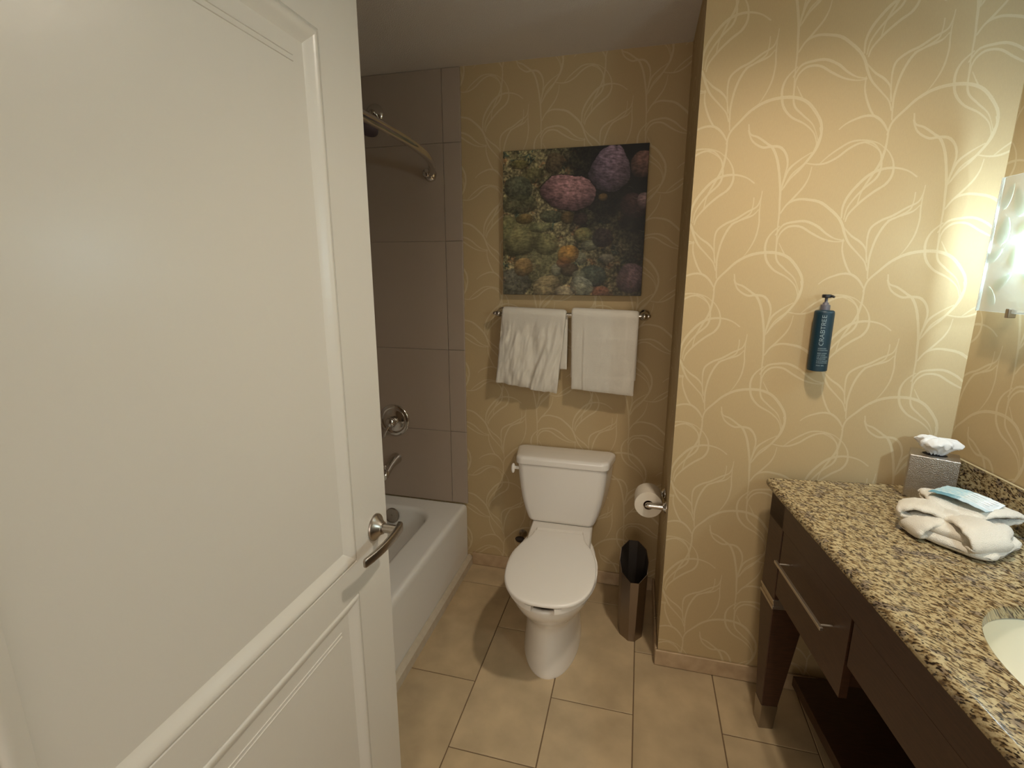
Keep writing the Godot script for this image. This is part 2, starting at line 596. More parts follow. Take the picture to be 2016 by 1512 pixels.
func make_materials() -> void:
	var paper := StandardMaterial3D.new()
	paper.albedo_texture = ImageTexture.create_from_image(wallpaper_image())
	paper.roughness = 0.62
	paper.metallic_specular = 0.35
	M.paper = paper
	M.ceiling = triplanar(mat(rgb8(216, 207, 196), 0.9), 3.0)
	M.ceiling.heightmap_enabled = true
	M.ceiling.heightmap_texture = bump_tex(0.09, 41)
	M.ceiling.heightmap_scale = 0.12
	M.white = mat(rgb8(214, 208, 196), 0.7)
	M.door = triplanar(mat(rgb8(214, 209, 198), 0.34), 1.5)
	M.door.clearcoat_enabled = true
	M.door.clearcoat = 0.35
	M.door.clearcoat_roughness = 0.24
	M.door.heightmap_enabled = true
	M.door.heightmap_texture = bump_tex(0.03, 43, 512, 5)
	M.door.heightmap_scale = 0.025
	M.grout = mat(rgb8(120, 98, 72), 0.9)
	M.floor_tiles = []
	for k in 4:
		var c := rgb8(190 + 3 * k, 167 + 3 * k, 131 + 3 * k)
		var m := StandardMaterial3D.new()
		m.albedo_texture = noise_tex(c * 0.90, c * 1.06, 0.007, 50 + k, 512, FastNoiseLite.TYPE_SIMPLEX_SMOOTH, 5)
		m.roughness = 0.42
		triplanar(m, 1.3)
		m.uv1_offset = Vector3(0.37 * k, 0.21 * k, 0.53 * k)
		M.floor_tiles.append(m)
	M.base_tile = triplanar(mat(Color.WHITE, 0.42), 2.0)
	M.base_tile.albedo_texture = noise_tex(rgb8(172, 146, 114), rgb8(198, 172, 138), 0.012, 60)
	M.strip = triplanar(mat(Color.WHITE, 0.5), 2.0)
	M.strip.albedo_texture = noise_tex(rgb8(192, 178, 156), rgb8(208, 196, 174), 0.02, 61)
	M.taupe = []
	for k in 3:
		M.taupe.append(mat(rgb8(174 + k, 157 + k, 140 + k), 0.3))
	M.taupe_grout = mat(rgb8(162, 145, 128), 0.85)
	M.porcelain = mat(rgb8(238, 231, 220), 0.16)
	M.porcelain.clearcoat_enabled = true
	M.porcelain.clearcoat = 0.5
	M.porcelain.clearcoat_roughness = 0.08
	M.plastic = mat(rgb8(240, 233, 222), 0.3)
	M.tub = mat(rgb8(233, 229, 221), 0.2)
	M.chrome = mat(rgb8(214, 210, 204), 0.1, 1.0)
	M.nickel = mat(rgb8(168, 160, 150), 0.3, 1.0)
	M.satin = mat(rgb8(206, 196, 182), 0.38, 1.0)
	M.steel = triplanar(mat(rgb8(150, 136, 122), 0.36, 1.0), 6.0)
	M.bin_inside_dark = mat(rgb8(58, 50, 43), 0.6, 0.0)
	M.dark = mat(rgb8(34, 28, 24), 0.7)
	M.rubber = mat(rgb8(52, 40, 30), 0.6)
	M.terry = triplanar(mat(rgb8(232, 224, 208), 0.95), 5.5)
	M.terry.heightmap_enabled = true
	M.terry.heightmap_texture = bump_tex(0.16, 71, 512, 2)
	M.terry.heightmap_scale = 0.24
	M.terry.rim_enabled = true
	M.terry.rim = 0.25
	M.tissue = mat(rgb8(226, 222, 216), 0.9)
	M.tissue.backlight_enabled = true
	M.tissue.backlight = Color(0.25, 0.25, 0.25)
	M.paper_roll = triplanar(mat(rgb8(226, 214, 194), 0.95), 12.0)
	M.paper_roll.heightmap_enabled = true
	M.paper_roll.heightmap_texture = bump_tex(0.1, 73, 256, 2)
	M.paper_roll.heightmap_scale = 0.06
	var espresso := StandardMaterial3D.new()
	espresso.albedo_texture = ImageTexture.create_from_image(wood_image(rgb8(58, 38, 27), rgb8(82, 55, 38)))
	espresso.roughness = 0.38
	triplanar(espresso, 2.2)
	M.espresso = espresso
	M.granite = StandardMaterial3D.new()
	M.granite.albedo_texture = ImageTexture.create_from_image(granite_image())
	M.granite.roughness = 0.16
	M.sink = mat(rgb8(238, 232, 208), 0.15)
	var hammered := triplanar(mat(rgb8(186, 178, 168), 0.38, 1.0), 8.0)
	hammered.heightmap_enabled = true
	hammered.heightmap_texture = bump_tex(0.06, 81, 512, 1)
	hammered.heightmap_scale = 0.07
	M.hammered = hammered
	M.teal = mat(rgb8(10, 46, 60), 0.42)
	M.black = mat(rgb8(34, 32, 32), 0.4)
	M.pump_grey = mat(rgb8(96, 92, 98), 0.4)
	M.print_white = mat(rgb8(140, 158, 162), 0.6)
	M.canvas_edge = mat(rgb8(40, 34, 28), 0.8)
	M.picture = StandardMaterial3D.new()
	M.picture.albedo_texture = ImageTexture.create_from_image(stones_image())
	M.picture.roughness = 0.55
	M.sconce_glass = mat(Color(0.93, 0.97, 0.96, 0.3), 0.22)
	M.sconce_glass.transparency = BaseMaterial3D.TRANSPARENCY_ALPHA
	M.sconce_edge = mat(rgb8(236, 244, 242), 0.4)
	M.sconce_edge.backlight_enabled = true
	M.sconce_edge.backlight = Color(0.8, 0.8, 0.8)
	M.leaf = mat(rgb8(206, 212, 190), 0.6)
	M.leaf.backlight_enabled = true
	M.leaf.backlight = Color(0.7, 0.7, 0.62)
	M.bulb = mat(Color.WHITE, 0.5)
	M.bulb.emission_enabled = true
	M.bulb.emission = Color(0.80, 0.95, 1.0)
	M.bulb.emission_energy_multiplier = 4.0
	M.curtain = mat(rgb8(230, 226, 216), 0.9)  # glowing sheet of the added entry fill source
	M.curtain.emission_enabled = true
	M.curtain.emission = Color(1.0, 0.955, 0.88)
	M.curtain.emission_energy_multiplier = 0.6
	M.lamp_glass = mat(Color.WHITE, 0.5)
	M.lamp_glass.emission_enabled = true
	M.lamp_glass.emission = Color(1.0, 0.85, 0.66)
	M.lamp_glass.emission_energy_multiplier = 3.0

func _ready() -> void:
	# camera
	var cam := Camera3D.new()
	cam.name = "camera"
	cam.position = Vector3(0, 1.587, 0)
	cam.rotation_degrees = Vector3(-12.542, 14.445, 0.086)
	cam.fov = 75.812
	cam.near = 0.03
	cam.far = 30.0
	add_child(cam)
	cam.current = true
	# sky and exposure: an indoor room, nothing of the sky gets in
	var env := Environment.new()
	env.background_mode = Environment.BG_COLOR
	env.background_color = Color(0.02, 0.02, 0.02)
	env.tonemap_mode = Environment.TONE_MAPPER_LINEAR
	env.tonemap_exposure = 0.93
	env.sdfgi_enabled = true
	env.ssao_enabled = true
	env.ssil_enabled = true
	var we := WorldEnvironment.new()
	we.name = "environment"
	we.environment = env
	add_child(we)
	make_materials()
	build_lamps()
	build_fill_window()
	build_shell()
	build_floor()
	build_surround()
	build_door()
	build_tub()
	build_shower()
	build_toilet()
	build_alcove_things()
	build_vanity()
	build_counter_things()
	build_bottle()

# ---------------------------------------------------------------- lamps
const DOWNLIGHT := 1.6  # out of view, placed to light the floor, toilet and alcove
const SCONCES := [0.20, 0.74]  # the visible sconce, then the stronger one out of view
const HALL_FILL := 0.6  # added fill on the entry ceiling, out of view
const WINDOW_FILL := 1.7  # added fill from the entry, brightens the alcove and back wall

func build_lamps() -> void:
	for spec in [[Vector3(0.42, CEIL, -1.12), DOWNLIGHT, "unseen round recessed ceiling light above the vanity front"], [Vector3(0.1, CEIL, 1.0), HALL_FILL, "added round fill light on the entry ceiling behind the doorway"]]:
		var t := thing("unseen_ceiling_light", spec[2], "light", spec[0])
		var r := MB.new()
		r.lathe([Vector2(0.062, 0.0), Vector2(0.068, -0.006), Vector2(0.088, -0.005), Vector2(0.092, 0.0)], 40)
		obj("trim_ring", r, M.white, t)
		var g := MB.new()
		g.lathe([Vector2(0.0, -0.003), Vector2(0.062, -0.001)], 32)
		obj("lens", g, M.lamp_glass, t)
		var s := SpotLight3D.new()
		s.name = "downlight"
		s.position = Vector3(0, -0.02, 0)
		s.rotation_degrees = Vector3(-90, 0, 0)
		s.light_color = Color(1.0, 0.945, 0.87)
		s.light_energy = spec[1]
		s.spot_range = 8.0
		s.spot_attenuation = 2.0
		s.spot_angle = 80.0
		s.spot_angle_attenuation = 0.9
		s.light_size = 0.055
		s.shadow_enabled = true
		t.add_child(s)
	sconce(0.0, "glass wall sconce with pressed leaves beside the tissue box corner")
	sconce(1.22, "unseen glass wall sconce with pressed leaves at the doorway end of the vanity")

func build_fill_window() -> void:
	# added fill source behind the camera, shaped as a curtained window
	var w := Node3D.new()
	w.name = "added_fill_window_1"
	w.position = Vector3(-0.12, 1.32, 2.19)
	w.set_meta("kind", "structure")
	add_child(w)
	var mb := MB.new()
	for q in [[0.0, 0.84, 1.56, 0.06], [0.0, -0.84, 1.56, 0.06], [0.75, 0.0, 0.06, 1.62], [-0.75, 0.0, 0.06, 1.62]]:
		mb.rbox(Vector3(q[0], q[1], -0.005), Vector3(q[2], q[3], 0.05), 0.004)
	obj("added_window_frame", mb, M.white, w)
	mb = MB.new()
	mb.rbox(Vector3(0, 0, 0.0), Vector3(1.44, 1.62, 0.006), 0.001, 1)
	obj("curtain", mb, M.curtain, w)  # emissive sheet in front of the entry wall, part of the fill
	var l := AreaLight3D.new()
	l.name = "entry_fill"
	l.position = Vector3(0, 0, -0.03)
	l.area_size = Vector2(1.42, 1.6)
	l.area_range = 9.0
	l.light_color = Color(1.0, 0.965, 0.93)
	l.light_energy = WINDOW_FILL
	l.shadow_enabled = true
	w.add_child(l)

func leaf_shape(mb: MB, c: Vector2, a: float, b: float, turn: float, z: float) -> void:
	var poly := PackedVector2Array()
	for k in 20:
		var t := TAU * k / 20.0
		var p := Vector2(a * cos(t), b * sin(t) * (1.0 - 0.35 * cos(t))).rotated(turn)
		poly.append(c + p)
	# polygon lies in (y, s); thickness runs towards the room
	mb.prism(poly, z, z + 0.0012, Transform3D(Basis(Vector3(0, 1, 0), Vector3(-1, 0, 0), Vector3(0, 0, 1)), Vector3.ZERO))

func sconce(shift: float, label: String) -> void:
	# local axes: x into the wall, z along the wall towards the doorway
	var a := Vector3(sin(deg_to_rad(SKEW)), 0, cos(deg_to_rad(SKEW)))
	var t := thing("wall_sconce", label, "lamp", Vector3(0.942, 0, -1.726) + a * shift, deg_to_rad(SKEW))
	var w := 0.30
	var pane := MB.new()
	pane.rbox(Vector3(0, 1.667, w / 2), Vector3(0.006, 0.36, w), 0.0015, 2)
	obj("glass_pane", pane, M.sconce_glass, t)
	var edge := MB.new()
	edge.rbox(Vector3(0.0, 1.667, -0.0012), Vector3(0.008, 0.36, 0.0024), 0.001, 1)
	obj("polished_edge", edge, M.sconce_edge, t)
	var rng := RandomNumberGenerator.new()
	rng.seed = 12
	var spots := [[1.705, 0.030, 0.036, 0.020, 0.1], [1.795, 0.022, 0.034, 0.012, 0.3], [1.64, 0.018, 0.026, 0.012, 0.9], [1.775, 0.062, 0.04, 0.017, -0.4], [1.57, 0.06, 0.032, 0.014, 0.8], [1.53, 0.03, 0.03, 0.012, -0.5], [1.64, 0.085, 0.03, 0.016, 0.2], [1.71, 0.11, 0.036, 0.018, 1.2], [1.58, 0.14, 0.034, 0.015, -0.9], [1.78, 0.17, 0.036, 0.014, 0.6], [1.66, 0.20, 0.034, 0.018, 0.1], [1.55, 0.22, 0.03, 0.013, -0.3], [1.74, 0.255, 0.036, 0.016, 0.9], [1.60, 0.265, 0.03, 0.014, 0.5]]
	for q in spots:
		var mb := MB.new()
		leaf_shape(mb, Vector2(q[0], q[1]), q[2], q[3], q[4], -0.0052)
		obj("pressed_leaf", mb, M.leaf, t)
	for s in [0.115, w - 0.115]:
		var c := MB.new()
		c.rbox(Vector3(0.0, 1.487, s), Vector3(0.02, 0.024, 0.012), 0.002)
		c.tube([Vector3(0.008, 1.489, s), Vector3(0.084, 1.489, s)], 0.004, 8)
		obj("clip", c, M.nickel, t)
	var plate := MB.new()
	plate.rbox(Vector3(0.078, 1.667, w / 2), Vector3(0.018, 0.12, 0.12), 0.004)
	obj("back_plate", plate, M.nickel, t)
	var bulb := MB.new()
	bulb.lathe([Vector2(0.0, 1.60), Vector2(0.010, 1.603), Vector2(0.013, 1.612), Vector2(0.013, 1.715), Vector2(0.010, 1.725), Vector2(0.0, 1.728)], 16, Transform3D(Basis(), Vector3(0.042, 0, w / 2)))
	obj("bulb", bulb, M.bulb, t)
	var l := OmniLight3D.new()
	l.name = "glow"
	l.position = Vector3(0.042, 1.667, w / 2)
	l.light_color = Color(0.78, 0.91, 1.0)
	l.light_energy = SCONCES[0] if shift < 0.5 else SCONCES[1]
	l.omni_range = 8.0
	l.omni_attenuation = 2.0
	l.light_size = 0.03
	l.shadow_enabled = true
	t.add_child(l)

# ---------------------------------------------------------------- room shell
func build_shell() -> void:
	var mb := MB.new()
	wall_box(mb, Vector3(-1.74, 0, ZB - 0.14), Vector3(XA, CEIL, ZB), -0.534, 2.327)
	struct("wall_back", mb, M.paper, "back wall with tan wallpaper of pale swirling leaf vines behind the toilet", "wall")
	mb = MB.new()
	wall_box(mb, Vector3(XA, 0, ZB - 0.14), Vector3(1.2, CEIL, ZW), 0.363, 1.853, -1.80)
	struct("wall_alcove", mb, M.paper, "projecting tan vine wallpapered wall that carries the dark teal bottle", "wall")
	mb = MB.new()
	wall_box(mb, Vector3(0, 0, -0.12), Vector3(0.12, CEIL, 2.1), 0.2, 1.853, 0.12)
	var r := struct("wall_right", mb, M.paper, "vine wallpapered wall behind the vanity carrying the glass sconce", "wall")
	r.position = Vector3(1.013, 0, ZW)
	r.rotation.y = deg_to_rad(SKEW)
	mb = MB.new()
	wall_box(mb, Vector3(-1.74, 0, ZB), Vector3(-1.622, CEIL, 2.2), 0, 0)
	struct("wall_left", mb, M.taupe[0])
	mb = MB.new()
	wall_box(mb, Vector3(-1.62, 0, -0.84), Vector3(-0.86, CEIL, -0.72), 0, 0)
	struct("wall_tub_end", mb, M.taupe[1])
	mb = MB.new()
	wall_box(mb, Vector3(-1.62, 0, -0.13), Vector3(-0.68, CEIL, -0.02), 0, 0)
	wall_box(mb, Vector3(0.36, 0, -0.13), Vector3(1.36, CEIL, -0.02), 0, 0)
	wall_box(mb, Vector3(-0.68, 2.19, -0.13), Vector3(0.36, CEIL, -0.02), 0, 0)
	struct("wall_front", mb, M.white)
	mb = MB.new()
	wall_box(mb, Vector3(-1.62, 0, 2.2), Vector3(1.6, CEIL, 2.32), 0, 0)
	struct("wall_entry", mb, M.white)
	mb = MB.new()
	wall_box(mb, Vector3(1.36, 0, -0.02), Vector3(1.6, CEIL, 2.2), 0, 0)
	struct("wall_entry_side", mb, M.white)
	mb = MB.new()
	wall_box(mb, Vector3(-1.74, CEIL, ZB - 0.14), Vector3(1.6, CEIL + 0.12, 2.32), 0, 0)
	struct("ceiling", mb, M.ceiling, "plain off-white ceiling over the tub and toilet", "ceiling")
	# tile baseboards, each piece on its own
	baseboard("baseboard_back", Vector3(-0.834, 0, ZB), Vector3(XA - 0.01, 0, ZB), Vector3(0, 0, 1), [0.30, 0.605])
	baseboard("baseboard_side", Vector3(XA, 0, ZB + 0.011), Vector3(XA, 0, ZW), Vector3(-1, 0, 0), [0.30])
	baseboard("baseboard_alcove", Vector3(XA - 0.011, 0, ZW), Vector3(1.0, 0, ZW), Vector3(0, 0, 1), [0.60])

func baseboard(called: String, a: Vector3, b: Vector3, out: Vector3, cuts: Array) -> void:
	var dir := (b - a).normalized()
	var len := (b - a).length()
	var h := 0.072
	var back := MB.new()
	var c := (a + b) * 0.5 + out * 0.002 + Vector3(0, h / 2 - 0.004, 0)
	back.rbox(c, dir.abs() * len + out.abs() * 0.004 + Vector3(0, h - 0.008, 0), 0.001, 1)
	var s := struct(called, back, M.grout)
	var at := 0.0
	for k in cuts.size() + 1:
		var to: float = cuts[k] if k < cuts.size() else len
		var p := a + dir * (at + to) * 0.5 + out * 0.0065 + Vector3(0, h / 2, 0)
		var mb := MB.new()
		mb.rbox(p, dir.abs() * (to - at - 0.002) + out.abs() * 0.009 + Vector3(0, h - 0.003, 0), 0.0022, 2)
		obj("tile", mb, M.base_tile, s)
		at = to

func build_floor() -> void:
	var mb := MB.new()
	wall_box(mb, Vector3(-1.74, -0.12, ZB - 0.14), Vector3(1.6, -0.003, 2.32), 0, 0)
	var f := struct("floor", mb, M.grout, "beige stone-look floor tiles laid in a staggered bond", "floor")
	var w := 0.307
	for col in range(-1, 6):
		var x0 := -0.5567 + w * col
		var zs := -1.577 if col % 2 == 1 or col == -1 else -1.289
		for row in range(-2, 4):
			var z0 := zs + 0.612 * row
			var lo := Vector3(maxf(x0, -0.845) + 0.002, 0, maxf(z0, ZB) + 0.002)
			var hi := Vector3(minf(x0 + w, 1.22) - 0.002, 0, minf(z0 + 0.612, -0.02) - 0.002)
			if hi.z - lo.z < 0.03 or hi.x - lo.x < 0.02:
				continue
			if lo.x > XA and hi.z < ZW:
				continue
			if lo.x > XA:
				lo.z = maxf(lo.z, ZW)
			if hi.z - lo.z < 0.03:
				continue
			var t := MB.new()
			t.rbox(Vector3((lo.x + hi.x) / 2, -0.005, (lo.z + hi.z) / 2), Vector3(hi.x - lo.x, 0.010, hi.z - lo.z), 0.0016, 2)
			obj("tile", t, M.floor_tiles[posmod(col * 3 + row * 5, 4)], f)
	# the entry floor beyond the doorway
	mb = MB.new()
	wall_box(mb, Vector3(-1.62, -0.003, -0.018), Vector3(1.36, 0.004, 2.2), 0, 0)
	struct("floor_entry", mb, M.base_tile)

# ---------------------------------------------------------------- tub surround
func build_surround() -> void:
	var wb := get_node("wall_back")
	var rows := [0.362, 0.769, 1.207, 1.745, 2.19, CEIL - 0.001]
	var back := MB.new()
	back.rbox(Vector3(-1.236, (0.362 + CEIL) / 2, ZB + 0.002), Vector3(0.764, CEIL - 0.364, 0.004), 0.001, 1)
	obj("grout_bed", back, M.taupe_grout, wb)
	var cols := [[-1.62, -0.944], [-0.944, -0.854]]
	for i in rows.size() - 1:
		for c in cols.size():
			var x0: float = cols[c][0] + 0.0008
			var x1: float = cols[c][1] - 0.0008
			var y0: float = rows[i] + 0.0008
			var y1: float = rows[i + 1] - 0.0008
			var t := MB.new()
			t.rbox(Vector3((x0 + x1) / 2, (y0 + y1) / 2, ZB + 0.0045), Vector3(x1 - x0, y1 - y0, 0.009), 0.0010 if c < 1 else 0.003, 2)
			obj("tile", t, M.taupe[(i + c) % 3], wb)

# ---------------------------------------------------------------- open door
func door_panel(d: Node3D, z0: float, z1: float, y0: float, y1: float) -> void:
	# z0 is the lock side, z1 the hinge side; the panel sits 12 mm behind the face
	var p := MB.new()
	p.quad(Vector3(XD - 0.012, y0, z1), Vector3(XD - 0.012, y0, z0), Vector3(XD - 0.012, y1, z0), Vector3(XD - 0.012, y1, z1))
	p.rbox(Vector3(XD - 0.022, (y0 + y1) / 2, (z0 + z1) / 2), Vector3(0.019, y1 - y0, z1 - z0), 0.0005, 1)
	var panel := obj("panel", p, M.door, d)
	var yb := y1 - 0.036 - 0.030
	for k in 2:
		var f := MB.new()
		f.tube([Vector3(XD - 0.0121, yb - 0.010 * k, z0 + 0.066), Vector3(XD - 0.0121, yb - 0.010 * k, z1 - 0.060)], 0.0022, 10, true, 0.6, Vector3.UP)
		obj("bead", f, M.door, panel)
	var prof := [[0.0, 0.0], [0.0012, -0.003], [0.003, -0.003], [0.0045, 0.0005], [0.009, 0.0018], [0.014, 0.0012], [0.020, -0.002], [0.027, -0.007], [0.033, -0.0105], [0.036, -0.012]]
	var m := MB.new()
	var corner := func(k: int, t: float, x: float) -> Vector3:
		var zz := z0 + t if k == 0 or k == 3 else z1 - t
		var yy := y0 + t if k < 2 else y1 - t
		return Vector3(XD + x, yy, zz)
	for k in 4:
		var P := []
		for e in prof:
			P.append([corner.call(k, e[0], e[1]), corner.call((k + 1) % 4, e[0], e[1])])
		m.grid(P, false, false, false)
	obj("molding", m, M.door, d)

func build_door() -> void:
	var d := Node3D.new()
	d.name = "door_1"
	add_child(d, true)
	tag(d, "open off-white panelled door with a brushed lever handle", "door")
	d.set_meta("kind", "structure")
	var zl := -1.070
	var zh := -0.150
	var u := [-0.925, -0.265]
	var fr := MB.new()
	var top := 2.165
	for b in [[zl, u[0], 0.008, top], [u[1], zh, 0.008, top], [u[0], u[1], 0.008, 0.20], [u[0], u[1], 0.842, 0.924], [u[0], u[1], 2.036, top]]:
		wall_box(fr, Vector3(XD - 0.044, b[2], b[0]), Vector3(XD, b[3], b[1]), 0, 0)
	obj("frame", fr, M.door, d)
	door_panel(d, u[0], u[1], 0.924, 2.036)
	door_panel(d, u[0], u[1], 0.20, 0.842)
	# handle
	var h := Node3D.new()
	h.name = "door_handle"
	d.add_child(h)
	var yc := 0.966
	var zc := -1.012
	var rose := MB.new()
	var xf := Transform3D(Basis(Vector3(0, 0, -1), Vector3(1, 0, 0), Vector3(0, -1, 0)), Vector3(XD, yc, zc))
	rose.lathe([Vector2(0.034, 0.0), Vector2(0.034, 0.003), Vector2(0.0325, 0.0055), Vector2(0.0325, 0.0055), Vector2(0.029, 0.0075), Vector2(0.022, 0.0135), Vector2(0.0155, 0.021), Vector2(0.0155, 0.021), Vector2(0.0155, 0.024), Vector2(0.0, 0.024)], 40, xf)
	obj("rose", rose, M.nickel, h)
	var neck := MB.new()
	neck.tube([Vector3(XD + 0.022, yc, zc), Vector3(XD + 0.05, yc, zc), Vector3(XD + 0.066, yc, zc)], 0.0115, 20)
	obj("spindle", neck, M.nickel, h)
	var lev := MB.new()
	var path := smooth_path([Vector3(XD + 0.062, yc + 0.002, zc - 0.016), Vector3(XD + 0.064, yc + 0.001, zc), Vector3(XD + 0.066, yc - 0.001, zc + 0.03), Vector3(XD + 0.066, yc - 0.003, zc + 0.07), Vector3(XD + 0.061, yc - 0.006, zc + 0.11), Vector3(XD + 0.053, yc - 0.009, zc + 0.142)], 6)
	var P := []
	for i in path.size():
		var t := float(i) / (path.size() - 1)
		var hh := lerpf(0.0140, 0.0105, t)
		var th := lerpf(0.0075, 0.0048, t)
		if i == 0 or i == path.size() - 1:
			hh *= 0.8
			th *= 0.6
		var tan: Vector3 = (path[mini(i + 1, path.size() - 1)] - path[maxi(i - 1, 0)]).normalized()
		var out := Vector3.UP.cross(tan).normalized()
		var ring := []
		for j in 20:
			var a := TAU * j / 20.0
			ring.append(path[i] + out * th * signf(cos(a)) * pow(absf(cos(a)), 0.55) + Vector3.UP * hh * signf(sin(a)) * pow(absf(sin(a)), 0.55))
		P.append(ring)
	lev.grid(P, false, true, true)
	lev.fan(P[0], (path[0] - path[1]).normalized())
	lev.fan(P[P.size() - 1], (path[path.size() - 1] - path[path.size() - 2]).normalized())
	obj("lever", lev, M.nickel, h)
	# door jambs
	var j := MB.new()
	wall_box(j, Vector3(-0.68, 0.004, -0.135), Vector3(-0.655, 2.19, -0.015), 0, 0)
	wall_box(j, Vector3(0.335, 0.004, -0.135), Vector3(0.36, 2.19, -0.015), 0, 0)
	wall_box(j, Vector3(-0.655, 2.17, -0.135), Vector3(0.335, 2.19, -0.015), 0, 0)
	struct("trim_1", j, M.door)

# ---------------------------------------------------------------- bathtub
func build_tub() -> void:
	var t := thing("bathtub", "white alcove bathtub with a straight apron left of the toilet", "bathtub", Vector3(-1.2385, 0, -1.6))
	var hw := 0.3795
	var za := -0.758
	var zb := 0.758
	var rings := []
	for e in [[0.0, 0.0], [0.10, 0.0], [0.325, 0.0], [0.338, 0.0005], [0.349, 0.003], [0.356, 0.008], [0.3595, 0.015], [0.360, 0.024]]:
		rings.append(rrect(hw - e[1], za + e[1], zb - e[1], 0.012, e[0], 6))
	for e in [[0.360, 0.0], [0.3585, 0.010], [0.352, 0.019], [0.340, 0.026], [0.30, 0.036], [0.20, 0.060], [0.12, 0.085], [0.075, 0.115], [0.058, 0.16], [0.054, 0.20]]:
		rings.append(rrect(0.262 - e[1] * 0.9, -0.652 + e[1], 0.640 - e[1] * 1.6, maxf(0.13 - e[1] * 0.35, 0.04), e[0], 6, -0.012))
	var mb := MB.new()
	mb.loft(rings, false, true)
	obj("shell", mb, M.tub, t)
	var o := MB.new()
	var xf := Transform3D(Basis(Vector3(1, 0, 0), Vector3(0, 0.18, 0.98), Vector3(0, -0.98, 0.18)), Vector3(0.0, 0.312, -0.614))
	o.lathe([Vector2(0.0, 0.0), Vector2(0.041, 0.0), Vector2(0.041, 0.004), Vector2(0.038, 0.010), Vector2(0.038, 0.010), Vector2(0.032, 0.0075), Vector2(0.006, 0.0075), Vector2(0.004, 0.004), Vector2(0.0, 0.004)], 36, xf)
	obj("overflow_plate", o, M.nickel, t)
	# tile strip along the foot of the apron
	var s := MB.new()
	var pr := PackedVector2Array([Vector2(-0.858, 0.0), Vector2(-0.832, 0.0), Vector2(-0.834, 0.04), Vector2(-0.848, 0.052), Vector2(-0.858, 0.054)])
	var P0 := []
	for z in [ZB, -0.73]:
		var row := []
		for q in pr:
			row.append(Vector3(q.x, q.y, z))
		P0.append(row)
	for k in pr.size() - 1:
		s.quad(P0[0][k], P0[0][k + 1], P0[1][k + 1], P0[1][k])
	for k in range(1, pr.size() - 1):
		s.tri(P0[1][0], P0[1][k], P0[1][k + 1], Vector3(0, 0, 1))
	struct("baseboard_tub", s, M.strip)

